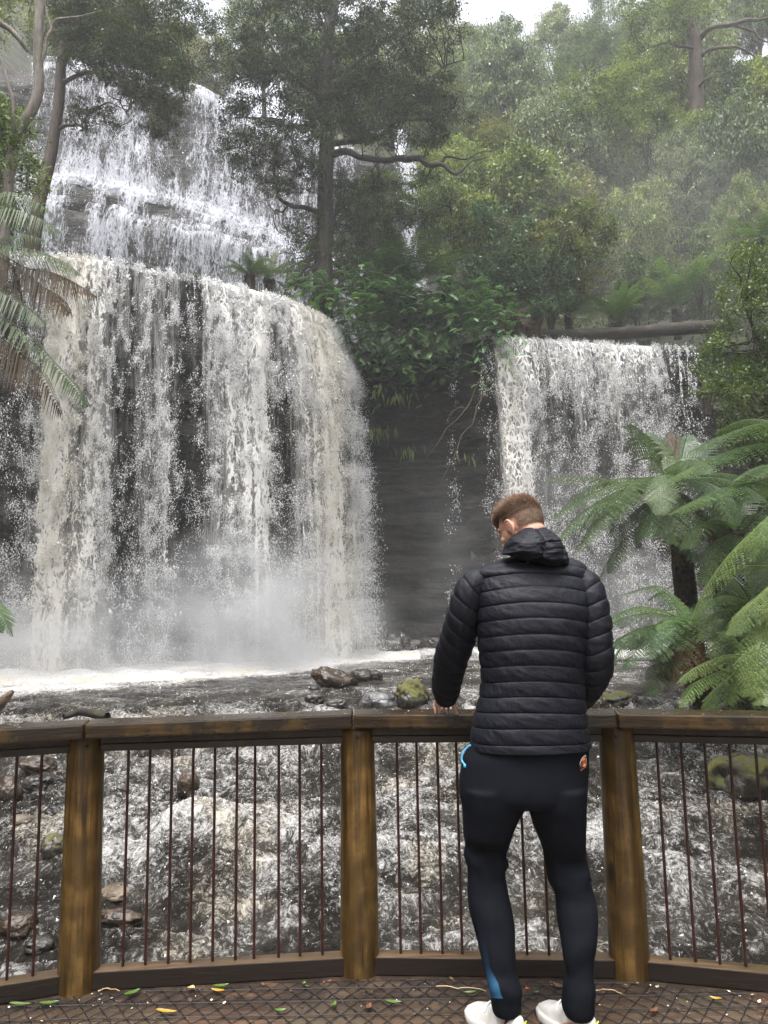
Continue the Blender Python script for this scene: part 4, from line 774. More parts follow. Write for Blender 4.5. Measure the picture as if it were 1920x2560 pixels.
# hanging fern thickets over the dark recess between the falls
k = 0
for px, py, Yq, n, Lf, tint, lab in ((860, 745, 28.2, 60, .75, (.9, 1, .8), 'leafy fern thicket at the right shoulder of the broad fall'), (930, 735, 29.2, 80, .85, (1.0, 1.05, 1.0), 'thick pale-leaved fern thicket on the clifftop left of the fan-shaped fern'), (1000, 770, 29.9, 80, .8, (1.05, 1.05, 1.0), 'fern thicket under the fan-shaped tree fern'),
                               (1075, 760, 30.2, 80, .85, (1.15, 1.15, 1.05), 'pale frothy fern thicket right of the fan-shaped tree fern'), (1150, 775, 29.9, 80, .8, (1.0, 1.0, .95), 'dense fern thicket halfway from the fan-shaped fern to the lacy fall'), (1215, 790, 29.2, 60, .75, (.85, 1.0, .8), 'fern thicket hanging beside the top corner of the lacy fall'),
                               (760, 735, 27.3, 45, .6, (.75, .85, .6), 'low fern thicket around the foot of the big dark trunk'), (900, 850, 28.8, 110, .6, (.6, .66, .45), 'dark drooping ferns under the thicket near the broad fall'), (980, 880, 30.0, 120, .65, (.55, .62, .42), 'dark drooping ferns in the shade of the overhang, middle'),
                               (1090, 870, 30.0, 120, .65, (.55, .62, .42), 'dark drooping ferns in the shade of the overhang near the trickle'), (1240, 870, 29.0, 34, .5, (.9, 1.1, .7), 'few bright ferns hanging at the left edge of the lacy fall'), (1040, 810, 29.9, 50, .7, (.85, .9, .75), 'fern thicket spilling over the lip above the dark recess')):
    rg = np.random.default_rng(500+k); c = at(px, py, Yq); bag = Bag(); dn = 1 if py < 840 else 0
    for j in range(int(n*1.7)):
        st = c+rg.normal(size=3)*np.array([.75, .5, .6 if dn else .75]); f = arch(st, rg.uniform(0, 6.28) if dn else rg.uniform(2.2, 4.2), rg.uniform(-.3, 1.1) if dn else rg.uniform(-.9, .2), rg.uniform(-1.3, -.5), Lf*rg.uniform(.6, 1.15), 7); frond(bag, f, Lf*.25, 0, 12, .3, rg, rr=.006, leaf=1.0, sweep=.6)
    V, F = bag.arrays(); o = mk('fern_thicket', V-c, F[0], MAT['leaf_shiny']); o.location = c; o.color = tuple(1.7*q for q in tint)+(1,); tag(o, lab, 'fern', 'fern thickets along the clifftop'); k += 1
for px, py, Yq, n, lab in ((940, 975, 29.2, 16, 'small tuft of pale hanging ferns beside the broad fall, upper'), (1000, 985, 30.0, 22, 'larger tuft of pale hanging ferns on the recess wall'), (925, 1075, 29.4, 14, 'tuft of hanging ferns on a ledge beside the broad fall, lower'), (967, 1070, 29.9, 16, 'little row of drooping leaves on the ledge in the recess'), (1020, 1120, 30.2, 14, 'thin line of hanging ferns along the lowest rock ledge'), (1190, 1135, 30.3, 9, 'drooping leaves on the rock ledge near the lacy fall')):
    rg = np.random.default_rng(600+px); c = at(px, py, Yq); P = c+rg.normal(size=(n, 3))*np.array([.3, .12, .12]); D = unit(np.column_stack([rg.normal(0, .35, n), rg.uniform(-.7, -.2, n), rg.uniform(-1.4, -.6, n)]))
    V, Q = leaf_quads(P, D, unit(np.cross(D, rg.normal(size=(n, 3)))), rg.uniform(.3, .55, n), rg.uniform(.07, .11, n), .25); o = mk('hanging_fern', V-c, Q, MAT['leaf_lime']); o.location = c; o.color = (.75, .85, .6, 1); tag(o, lab, 'fern', 'tufts of fern hanging on the rock')
# bank undergrowth: patches nobody could count
rg = np.random.default_rng(77); n = 15000; X = rg.uniform(4.2, 30, n); Y = rg.uniform(5, 33, n); ok = (X > rbank(Y)+.2) & (Y < lipY(X)-.2) & (X < Y*.62+2); X = X[ok]; Y = Y[ok]; P = np.column_stack([X, Y, ground(X, Y)+rg.uniform(0, .5, len(X))])
C_ = P[:2600]; V, Q = clump_leaves(C_, np.full((len(C_), 3), .38)*np.array([1, 1, .7]), 26, .1, rg, 'round'); o = mk('bank_undergrowth', V, Q, MAT['leaf_hill']); o.color = (.55, .62, .42, 1); tag(o, 'tangled dark green undergrowth covering the right bank', 'undergrowth', kind='stuff')
X = rg.uniform(2, 34, 9000); Y = rg.uniform(30, 70, 9000); ok = (Y > lipY(X)+1.6) & (X < Y*.62+2); P = np.column_stack([X, Y, ground(X, Y)+.3])[ok][:3600]
V, Q = clump_leaves(P, np.full((len(P), 3), .7)*np.array([1, 1, .8]), 30, .16, rg, 'round'); o = mk('slope_undergrowth', V, Q, MAT['leaf_hill']); o.color = (.6, .68, .5, 1); tag(o, 'dark tangle of undergrowth filling in between the trees of the slope', 'undergrowth', kind='stuff')
X = rg.uniform(-18, -5, 9000); Y = rg.uniform(4, 20, 9000); ok = (X < lbank(Y)-.2) & (Y < lipY(X)-.5) & (X > -Y*.6-3); P = np.column_stack([X, Y, ground(X, Y)+.2])[ok][:1200]
V, Q = clump_leaves(P, np.full((len(P), 3), .45)*np.array([1, 1, .8]), 30, .1, rg, 'round'); o = mk('bank_undergrowth', V, Q, MAT['leaf_hill']); o.color = (.5, .6, .38, 1); tag(o, 'dark undergrowth on the steep left bank at the picture edge', 'undergrowth', kind='stuff')

# ================================================================ ROCKS, LOG, DRIFTWOOD
def rock_mat(name, c1, c2, moss=None, rough=.25, moss_lo=.45):
    b = NB(name); o = b.pos(); f = b.noise(o, 5, 7, .65); f2 = b.noise(o, 24, 5, .6); c = b.mix(b.sstep(f, .38, .62), c1, c2); c = b.mix(b.sstep(f2, .6, .72), c, tuple(x*1.6 for x in c2))
    r = rough
    if moss:
        m = b.sstep(b.noise(o, 3.2, 5, .7), moss_lo, moss_lo+.1); nz = b.n('SeparateXYZ'); b.set(nz.inputs[0], b.n('NewGeometry').outputs['Normal']); m = b.math('MULTIPLY', m, b.sstep(nz.outputs[2], -.1, .5))
        c = b.mix(m, c, moss); r = b.math('ADD', b.math('MULTIPLY', m, .6), rough)
    p = b.bsdf(Base_Color=c, Roughness=r, Normal=b.bump(b.math('ADD', f, b.math('MULTIPLY', f2, .4)), .7, .04)); return b.done(p)
MAT['rock_dark'] = rock_mat('wet_dark_rock', (.018, .016, .015), (.05, .044, .038)); MAT['rock_brown'] = rock_mat('wet_brown_rock', (.022, .015, .010), (.062, .043, .03))
MAT['rock_moss'] = rock_mat('mossy_rock', (.02, .018, .014), (.055, .046, .034), (.085, .085, .016)); MAT['rock_grey'] = rock_mat('veined_grey_rock', (.05, .05, .05), (.16, .16, .165)); MAT['rock_tan'] = rock_mat('tan_rock', (.06, .045, .03), (.15, .115, .08), rough=.4)
import bmesh
def ico(sub):
    bm = bmesh.new(); bmesh.ops.create_icosphere(bm, subdivisions=sub, radius=1); V = np.array([v.co[:] for v in bm.verts]); F = np.array([[v.index for v in f.verts] for f in bm.faces]); bm.free(); return V, F
ICO5, ICO5F = ico(5); ICO3, ICO3F = ico(3)
def rock(px, py, size, seed, mat, label, rot=0.0, tilt=0.0, sink=.3, sharp=.5, name='river_rock', pos=None):
    c = onriver(px, py) if pos is None else np.asarray(pos, float); u = ICO5; n = fbm(u*1.3+seed*3.1, 4, seed)-.5; fac = np.floor(fbm(u*1.1+seed, 2, seed+5)*6)/6-.45
    V = u*(1+n[:, None]*.7+fac[:, None]*sharp); V = np.sign(V)*np.abs(V)**.9; V = V*np.asarray(size)/2*1.05
    ct, st = math.cos(tilt), math.sin(tilt); V = V@np.array([[ct, 0, st], [0, 1, 0], [-st, 0, ct]]); cr, sr = math.cos(rot), math.sin(rot); V = V@np.array([[cr, sr, 0], [-sr, cr, 0], [0, 0, 1]])
    o = mk(name, V, ICO5F, MAT[mat], smooth=True); o.location = (c[0], c[1]+size[1]*.3, c[2]+size[2]*(.5-sink)); return tag(o, label, 'rock', 'rocks in the stream')
rock(838, 1716, (.95, .7, .5), 1, 'rock_brown', 'slanting brown slab of rock rising from the pool behind the rail', .2, -.35, sharp=.8)
rock(905, 1703, (.5, .5, .38), 2, 'rock_dark', 'smooth shiny dark boulder touching the slanting brown slab')
rock(938, 1701, (.36, .4, .3), 12, 'rock_dark', 'small dark boulder at the right end of the brown slab group')
rock(1032, 1768, (.50, .5, .58), 3, 'rock_moss', 'upright pointed rock with yellow moss, just left of the man\'s elbow', .3, .25, .2, .9)
rock(787, 1757, (.34, .35, .24), 4, 'rock_dark', 'low black rock awash close behind the rail, left of the grey boulder')
rock(945, 1768, (.62, .5, .36), 5, 'rock_grey', 'pale grey veined boulder awash between the black rock and the pointed one')
rock(840, 1766, (.4, .3, .2), 15, 'rock_dark', 'flat dark stone partly under water below the grey veined boulder')
rock(1553, 1768, (.62, .5, .36), 6, 'rock_moss', 'rounded mossy rock in the stream just right of the man', sharp=.2)
rock(1470, 1772, (.45, .4, .2), 16, 'rock_moss', 'low mossy stone beside the man\'s right elbow, nearly under water')
rock(466, 1990, (.26, .26, .32), 7, 'rock_brown', 'smooth round brown boulder seen between the bars of the left panel', sink=.15, sharp=.15)
rock(88, 1928, (.50, .34, .24), 8, 'rock_brown', 'long shiny wet slab seen through the bars near the left edge', .2, -.2, sharp=.4)
rock(90, 1975, (.36, .3, .26), 9, 'rock_dark', 'jagged dark rock below the shiny slab at the left edge', sharp=.9)
rock(12, 2000, (.34, .3, .34), 10, 'rock_brown', 'reddish brown boulder cut by the left edge of the picture', sharp=.3)
rock(128, 2140, (.26, .26, .27), 11, 'rock_moss', 'mossy brown stone just left of the left round post', sharp=.4)
rock(50, 2060, (.25, .2, .13), 21, 'rock_tan', 'small tan stone awash between the leftmost bars', sharp=.5)
rock(292, 2312, (.36, .2, .14), 13, 'rock_brown', 'flat brown slab awash just right of the left round post', .1, -.1, sharp=.8)
rock(285, 2238, (.30, .3, .13), 14, 'rock_tan', 'yellowish stone under the water right of the left post', sharp=.3, sink=.55)
rock(1880, 1990, (.85, .7, .66), 17, 'rock_moss', 'big mossy boulder behind the bars at the right edge', sharp=.3)
rock(1705, 1700, (.9, .7, .45), 18, 'rock_moss', 'dark mossy boulder at the foot of the lower fern', sharp=.4)
rock(1900, 1770, (.4, .3, .22), 19, 'rock_tan', 'pale brown stone showing above the rail at the far right')
rock(40, 2330, (.3, .25, .16), 20, 'rock_brown', 'wet brown stone at the bottom left behind the lowest bars', sharp=.6)
for i, (px, Yq, s_) in enumerate(((985, 30.2, 1.0), (1040, 30.4, .8), (1085, 30.0, .9), (1135, 29.6, .7), (1440, 28.3, 1.0), (1560, 28.8, 1.2))):
    d = ray(px, 1600); rock(0, 0, (s_*1.3, s_, s_*.9), 30+i, 'rock_dark', 'dark boulder at the misty foot of the %s, %s from left' % (('recess', ORD[i]) if i < 4 else ('lacy fall', ORD[i-4])), pos=(d[0]/d[1]*Yq, Yq, .15), sharp=.7)
rk = np.random.default_rng(31)
for i in range(11):
    px, py = ((rk.uniform(0, 135), rk.uniform(1890, 2380)) if i < 7 else (rk.uniform(700, 1060), rk.uniform(1700, 1765))); s_ = rk.uniform(.10, .20)
    rock(px, py, (s_*1.4, s_, s_*.8), 50+i, 'rock_dark', 'small dark wet stone awash among the rapids close to the %s' % ('left bank' if i < 7 else 'pointed mossy rock'), rk.uniform(0, 3), sharp=.6)
# fallen log across the top of the right-hand fall
lg = Bag(); Pl = spline([at(1300, 842, 30.2)+[0, 0, .1], at(1420, 838, 31.2), at(1560, 832, 31.8), at(1700, 822, 32), at(1830, 812, 32.2)], 60); n = 40
T, N_, B_ = frames(Pl); a = np.linspace(0, 2*np.pi, n, endpoint=False); rad = np.linspace(.22, .30, 60)[:, None]*(1+.28*(fbm(np.stack([np.repeat(np.arange(60)*.22, n), np.tile(np.cos(a)*1.6, 60), np.tile(np.sin(a)*1.6, 60)], 1), 4, 9).reshape(60, n)-.5))
V = Pl[:, None]+rad[:, :, None]*(np.cos(a)[None, :, None]*N_[:, None]+np.sin(a)[None, :, None]*B_[:, None]); lg.add(V.reshape(-1, 3), gridfaces(60, n, True))
o = lg.build('fallen_log', bark('wet_log', (.006, .005, .004), (.028, .021, .016), moss=(.05, .045, .015)), smooth=True); tag(o, 'long dark mossy log lying across the top of the lacy right-hand fall', 'log')
# earthy root mass at the left end of the log and dead hanging roots
u = ICO5; V = u*(1+(fbm(u*2.2, 5, 61)-.5)[:, None]*1.1)*np.array([.95, .7, .75]); o = mk('root_mass', V, ICO5F, simple('earthy_roots', (.015, .01, .007), .95, (.07, .04, .025), 9, 1.0, dist=.15), smooth=True); o.location = at(1290, 815, 30.0); tag(o, 'dark lump of earth and roots at the left end of the log', 'roots')
rg = np.random.default_rng(88); bag = Bag()
for pts in ([(1205, 905, 29.4), (1195, 960, 29.1), (1165, 1020, 28.8), (1120, 1080, 28.5), (1062, 1150, 28.2)], [(1205, 905, 29.4), (1200, 980, 29), (1180, 1040, 28.7), (1150, 1110, 28.4), (1095, 1215, 28)], [(1208, 900, 29.4), (1212, 960, 29.2), (1198, 1010, 29), (1186, 1040, 29)], [(1165, 1020, 28.8), (1135, 1030, 28.8), (1110, 1060, 28.8)]):
    limb(bag, [at(*p) for p in pts], .035, .012, rg, .5, n=20, sides=5)
o = bag.build('hanging_branch', MAT['bark_red'], smooth=True); tag(o, 'thin bare dead branch trailing down the dark recess beside the trickle', 'branch')
bag = Bag(); rb = np.random.default_rng(9); limb(bag, [at(1905, 1035, 20), at(1870, 1000, 20.3), at(1845, 985, 20.5)], .09, .04, rb, .3, n=14)
o = bag.build('dead_branch', MAT['moss_limb'], smooth=True); tag(o, 'short mossy broken branch under the right-edge bush', 'branch')
def snag(pts, r0, r1, label, mat):
    bag = Bag(); P = spline(np.array([list(p) for p in pts]), 26); T, N_, B_ = frames(P); m = 16; a = np.linspace(0, 2*np.pi, m, endpoint=False); rr = np.linspace(r0, r1, 26)[:, None]*(1+.7*(fbm(np.stack([np.repeat(np.arange(26)*.3, m), np.tile(np.cos(a)*1.5, 26), np.tile(np.sin(a)*1.5, 26)], 1), 3, 19).reshape(26, m)-.5))
    V = P[:, None]+rr[:, :, None]*(np.cos(a)[None, :, None]*N_[:, None]+np.sin(a)[None, :, None]*B_[:, None]); bag.add(V.reshape(-1, 3), gridfaces(26, m, True)); return tag(bag.build('driftwood', mat, smooth=True), label, 'driftwood')
wd = bark('driftwood', (.09, .055, .035), (.28, .19, .13))
snag([at(-25, 1790, 13), at(-5, 1765, 13), at(15, 1745, 13), at(32, 1728, 13)], .13, .035, 'weathered tan driftwood stump leaning in at the left edge above the rail', wd)
snag([at(160, 1792, 12.2), at(200, 1780, 12.4), at(240, 1786, 12.3), at(268, 1792, 12.2)], .05, .07, 'dark waterlogged branch lying in the rapids just above the left of the rail', MAT['bark'])

# ================================================================ DECK AND RAILING
b = NB('wet_deck_boards'); o_ = b.pos(); st = b.mapv(o_, scale=(.6, 6, 3)); f = b.noise(st, 5, 6, .65); f2 = b.noise(o_, 2.2, 4); f3 = b.noise(o_, 30, 4, .7)
c = b.mix(b.sstep(f, .35, .65), (.045, .027, .017), (.135, .08, .05)); c = b.mix(b.sstep(f2, .42, .62), c, (.075, .055, .035)); c = b.mix(b.sstep(f3, .62, .72), c, (.16, .13, .09))
dY = b.n('SeparateXYZ'); b.set(dY.inputs[0], o_); dirt = b.math('MULTIPLY', b.sstep(dY.outputs[1], 3.0, 3.32), b.sstep(b.noise(o_, 7, 5, .7), .3, .55)); c = b.mix(dirt, c, (.028, .019, .014))
MAT['deck'] = b.done(b.bsdf(Base_Color=c, Roughness=b.math('ADD', b.math('MULTIPLY', f2, .5), .12), Normal=b.bump(b.math('ADD', f, f3), .6, .006)))
def timber(name, c1, c2, c3, vert=False, rough=.3, alg=(.09, .075, .02)):
    b = NB(name); o = b.obj(); st = b.mapv(o, scale=(9, 9, .7) if vert else (.7, 9, 9)); f = b.noise(st, 2.4, 7, .62, .4); blot = b.noise(o, 2.2, 4, .6); pit = b.noise(b.mapv(o, scale=(4, 40, 60) if not vert else (20, 20, 8)), 1.2, 4, .7)
    c = b.mix(b.sstep(f, .36, .62), c1, c2); c = b.mix(b.sstep(blot, .38, .62), c, c3); c = b.mix(b.math('MULTIPLY', b.sstep(b.noise(o, 3.1, 5, .7, off=(3, 1, 7)), .5, .62), .55), c, alg)
    wv = b.n('TexWave', wave_type='RINGS', rings_direction='Y' if vert else 'X'); b.set(wv.inputs[0], b.mapv(o, scale=(3.5, 3.5, .9) if vert else (.5, 5, 5), off=(.13, .2, .4))); wv.inputs['Scale'].default_value = 2.5; wv.inputs['Distortion'].default_value = 5; wv.inputs['Detail'].default_value = 3
    c = b.mix(b.math('MULTIPLY', wv.outputs[1], .45), c, c1)
    fg = b.noise(b.mapv(o, scale=(60, 60, 3.5) if vert else (3.5, 60, 60)), 1.0, 6, .75); c = b.mix(b.sstep(fg, .45, .68), c, b.mix(1.0, c, (.45, .42, .38), 'MULTIPLY'))
    ck = b.sstep(b.noise(b.mapv(o, scale=(38, 38, .9) if vert else (.9, 38, 38), off=(1, 2, 3)), 1.0, 3, .6), .66, .72); kn = b.n('TexVoronoi'); b.set(kn.inputs['Vector'], b.mapv(o, scale=(5, 5, 2.6) if vert else (2.6, 5, 8))); kn.inputs['Scale'].default_value = 1.0; ck = b.math('MAXIMUM', ck, b.sstep(kn.outputs[0], .17, .07)); c = b.mix(b.math('MULTIPLY', ck, .8), c, (.008, .005, .003))
    p = b.bsdf(Base_Color=c, Roughness=b.math('ADD', b.math('MULTIPLY', blot, .35), rough-.12), Normal=b.bump(b.math('ADD', f, b.math('MULTIPLY', pit, .5)), .55, .005)); return b.done(p)
MAT['cap'] = timber('wet_brown_handrail', (.010, .006, .003), (.085, .046, .014), (.020, .012, .006), rough=.18, alg=(.13, .075, .012)); MAT['post'] = timber('treated_pine_post', (.040, .020, .005), (.22, .125, .038), (.11, .062, .016), True, .32, alg=(.03, .02, .004))
MAT['lowrail'] = timber('lower_rail_timber', (.020, .011, .006), (.07, .04, .018), (.035, .02, .01), rough=.4); MAT['kerbrail0'] = timber('bottom_rail_timber', (.05, .032, .018), (.17, .105, .06), (.09, .055, .03), rough=.3)
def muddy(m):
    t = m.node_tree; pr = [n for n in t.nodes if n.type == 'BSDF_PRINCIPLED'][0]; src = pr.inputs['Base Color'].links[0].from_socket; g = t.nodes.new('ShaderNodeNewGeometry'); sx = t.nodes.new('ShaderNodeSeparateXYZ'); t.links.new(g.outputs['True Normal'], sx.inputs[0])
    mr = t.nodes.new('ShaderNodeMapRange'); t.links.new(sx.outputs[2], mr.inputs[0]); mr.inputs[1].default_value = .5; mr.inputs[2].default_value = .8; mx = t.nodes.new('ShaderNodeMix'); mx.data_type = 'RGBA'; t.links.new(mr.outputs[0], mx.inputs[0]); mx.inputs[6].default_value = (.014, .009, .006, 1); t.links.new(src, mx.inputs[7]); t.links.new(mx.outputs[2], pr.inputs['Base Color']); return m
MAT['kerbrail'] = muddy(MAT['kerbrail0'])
MAT['bar'] = simple('dark_red_steel_bar', (.022, .007, .006), .35, (.05, .016, .012), 18, .2)
CF = np.array([(-3.5, 2.42), (-2.42, 2.84), (-1.245, 3.205), (-.15, 3.375), (.955, 3.25), (2.06, 2.95), (3.2, 2.45)])      # front edge of the handrail
PO = np.array([(-3.42, 2.60), (-2.38, 3.02), (-1.308, 3.40), (-.137, 3.505), (1.0, 3.43), (2.08, 3.14), (3.26, 2.65)])    # post centres
def mitre(P, d):
    out = []
    for i in range(len(P)):
        a = P[max(i-1, 0)]; c = P[min(i+1, len(P)-1)]; t = unit(P[i]-a+1e-9) if i else unit(c-P[i]); t2 = unit(c-P[i]) if i < len(P)-1 else t; m = unit(t+t2); nrm = np.array([-m[1], m[0]]); out.append(P[i]+nrm*d/max(.5, float(m@t2)))
    return np.array(out)
def prism(bm, poly, z0, z1):
    vs = [bm.verts.new((p[0], p[1], z0)) for p in poly]+[bm.verts.new((p[0], p[1], z1)) for p in poly]; n = len(poly)
    bm.faces.new(vs[:n][::-1]); bm.faces.new(vs[n:])
    for i in range(n): bm.faces.new([vs[i], vs[(i+1) % n], vs[n+(i+1) % n], vs[n+i]])
def part_prism(name, poly, z0, z1, mat, parent, bev=.006):
    bm = bmesh.new(); prism(bm, poly, z0, z1); bmesh.ops.recalc_face_normals(bm, faces=bm.faces)
    if bev: bmesh.ops.bevel(bm, geom=list(bm.edges), offset=bev, segments=2, profile=.6, affect='EDGES')
    me = bpy.data.meshes.new(name); c = np.mean(poly, axis=0); t = poly[1]-poly[0]; ang = math.atan2(t[1], t[0])
    for v in bm.verts:
        x, y = v.co.x-c[0], v.co.y-c[1]; v.co = (x*math.cos(ang)+y*math.sin(ang), -x*math.sin(ang)+y*math.cos(ang), v.co.z)
    bm.to_mesh(me); bm.free(); me.materials.append(mat); o = ob(name, me, parent); o.location = (c[0], c[1], 0); o.rotation_euler = (0, 0, ang); return o
rail = empty('railing', (0, 3.4, 0)); tag(rail, 'wet timber railing with round posts, flat handrail and thin dark metal bars round the lookout', 'railing')
def P0(o): o.location = Vector(o.location)-Vector((0, 3.4, 0)); return o
FB = mitre(CF, .19); gp = .0025
for i in range(len(CF)-1):
    t = unit(CF[i+1]-CF[i]); P0(part_prism('handrail', np.array([CF[i]+t*gp, CF[i+1]-t*gp, FB[i+1]-t*gp, FB[i]+t*gp]), 1.031, 1.09, MAT['cap'], rail, .007))
for k, p in enumerate(PO):
    r = np.random.default_rng(700+k); zz = np.linspace(-.25, 1.029, 40); m = 36; a = np.linspace(0, 2*np.pi, m, endpoint=False); rad = np.interp(zz, [0, 1.03], [.084, .076])[:, None]*(1+.06*(fbm(np.stack([np.repeat(zz*2, m), np.tile(np.cos(a), 40), np.tile(np.sin(a), 40)+k], 1), 3, k).reshape(40, m)-.5))
    lean = np.array([(.0, 0), (0, 0), (.006, 0), (0, 0), (.0, 0), (0, 0), (0, 0)])[k]; V = np.stack([rad*np.cos(a)+lean[0]*zz[:, None], rad*np.sin(a), np.repeat(zz[:, None], m, 1)], -1).reshape(-1, 3); V = np.vstack([V, [0, 0, 1.0295]]); i_ = np.arange(m)
    o = mk('post', V, gridfaces(40, m, True), MAT['post'], rail, True, F2=np.stack([i_+39*m, (i_+1) % m+39*m, np.full(m, 40*m)], 1)); o.data.materials.append(MAT['post']); o.rotation_euler = (0, 0, k*1.1); o.location = (p[0], p[1], 0); P0(o)
BARS = {0: [.2, .3, .4, .5, .6, .7, .8], 1: [-130, -75, -18, 44, 106], 2: [322, 376, 431, 484, 538, 593, 638, 697, 749, 803], 3: [992, 1041, 1093, 1140.5, 1193, 1244, 1297, 1350, 1400, 1448], 4: [1641.7, 1702, 1761, 1823, 1888, 1952, 2015, 2080]}
for i in range(len(PO)-1):
    a, c = PO[i], PO[i+1]; t = unit(c-a); nrm = np.array([t[1], -t[0]])      # towards the deck
    e0 = a+t*.068; e1 = c-t*.068; q = lambda o1, o2: np.array([e0+nrm*o1, e1+nrm*o1, e1-nrm*o2, e0-nrm*o2])
    P0(part_prism('lower_rail', q(.030, .03), .986, 1.0285, MAT['lowrail'], rail, .003)); P0(part_prism('rail_strip', q(.036, .036), .955, .984, MAT['lowrail'], rail, .003)); P0(part_prism('bottom_rail', q(.045, .035), .004, .074, MAT['kerbrail'], rail, .004))
    for px in BARS.get(i, []):
        if px < 1: b_ = a+(c-a)*px
        else:
            d = ray(px, 1865); d2 = d[:2]; A = np.array([[d2[0], -t[0]], [d2[1], -t[1]]]); k, s_ = np.linalg.solve(A, a); b_ = a+t*s_
        V, Q, T3 = tube([(0, 0, .060), (0, 0, .5), (0, 0, .970)], .0061, 10); o = mk('baluster', V, Q, MAT['bar'], rail, True); o.location = (b_[0], b_[1], 0); P0(o)
for k_, p in enumerate(PO):
    d = unit(-p); c = np.array([p[0]+d[0]*.073, p[1]+d[1]*.073, .985]); V, Q, T3 = tube([c, c+np.append(d, 0)*.006], .0085, 8); o = mk('bolt', np.vstack([V]), Q, MAT['bar'], rail, F2=T3); o.data.materials.append(MAT['bar']); P0(o)
# deck boards clipped along the railing
EDGE = mitre(PO, .06)
def clip(poly, a, c):
    """keep the side of line a->c where the deck lies"""
    n = np.array([c[1]-a[1], -(c[0]-a[0])]); out = []
    for i in range(len(poly)):
        p, q = poly[i-1], poly[i]; dp = (p-a)@n; dq = (q-a)@n
        if (dp >= 0) != (dq >= 0): out.append(p+(q-p)*dp/(dp-dq))
        if dq >= 0: out.append(q)
    return out
bm = bmesh.new(); y = -2.0
while y < 3.7:
    poly = [np.array(p) for p in ((-3.4, y), (3.1, y), (3.1, y+.138), (-3.4, y+.138))]
    for i in range(len(EDGE)-1):
        if poly: poly = clip(poly, EDGE[i], EDGE[i+1])
    if len(poly) >= 3 and max(p[0] for p in poly)-min(p[0] for p in poly) > .02: prism(bm, poly, -.045, 0)
    y += .1425
bmesh.ops.recalc_face_normals(bm, faces=bm.faces); me = bpy.data.meshes.new('deck'); bm.to_mesh(me); bm.free(); me.materials.append(MAT['deck']); o = ob('deck', me); tag(o, 'wet reddish brown boards of the lookout deck', 'deck', kind='structure')
bag = Bag()
for i in range(len(EDGE)-1):
    m_ = (EDGE[i]+EDGE[i+1])/2; t = EDGE[i+1]-EDGE[i]; bag.add(*box((m_[0], m_[1]-.10, -.16), (np.linalg.norm(t)*.97, .05, .22), math.atan2(t[1], t[0])))
for x in (-2.4, -.8, .8, 2.4): bag.add(*box((x, .6, -.17), (.07, 4.6, .24)))
for x, y in ((-2.3, 2.6), (0, 3.2), (2.2, 2.6), (-2.3, 0), (2.3, 0)): bag.add(*tube([(x, y, -2.6), (x, y, -.29)], .09, 14))
tag(bag.build('deck_frame', MAT['lowrail']), 'timber joists and stumps carrying the lookout deck', 'deck frame', kind='structure')
# plastic anti-slip netting
bag = Bag(); rn = np.random.default_rng(12)
EI = mitre(PO, -.075)
def netline(p, q):
    n = max(2, int(np.linalg.norm(q-p)/.018)); t = np.linspace(0, 1, n)[:, None]; P = p+(q-p)*t; P = P+np.column_stack([fbm(np.stack([P[:, 0]*9, P[:, 1]*9, P[:, 0]*0+k], 1), 2, k+3)-.5 for k in (0, 1)])*.012
    cross = .5+.5*np.cos(P[:, 0]/.036*2*np.pi); lim = np.interp(P[:, 0], EI[:, 0], EI[:, 1]); ok = P[:, 1] < lim; P = P[ok]; cross = cross[ok]
    if len(P) < 3: return
    z = .004+.0035*(fbm(np.column_stack([P*14, P[:, :1]*0]), 2, 8))+.001*cross; V, Q, _ = tube(np.column_stack([P, z]), .0014+.0012*cross**6, 5, cap=False); bag.add(V, Q)
sx, sy, X0, X1, Y0_, Y1_ = .074, .104, -2.2, 2.2, 2.2, 3.5
for k in range(-60, 80):
    x = X0+k*sx; hgt = Y1_-Y0_; run = hgt/sy*sx
    for sg in (1, -1):
        p = np.array([x, Y0_]); q = np.array([x+sg*run, Y1_])
        if max(p[0], q[0]) < X0 or min(p[0], q[0]) > X1: continue
        netline(p, q)
y = Y0_
while y < Y1_: netline(np.array([X0, y]), np.array([X1, y])); y += sy
MAT['net'] = simple('black_netting', (.008, .008, .010), .38, (.02, .02, .024), 30, .2); tag(bag.build('deck_netting', MAT['net'], smooth=True), 'black plastic anti-slip netting stretched over the deck boards', 'netting')
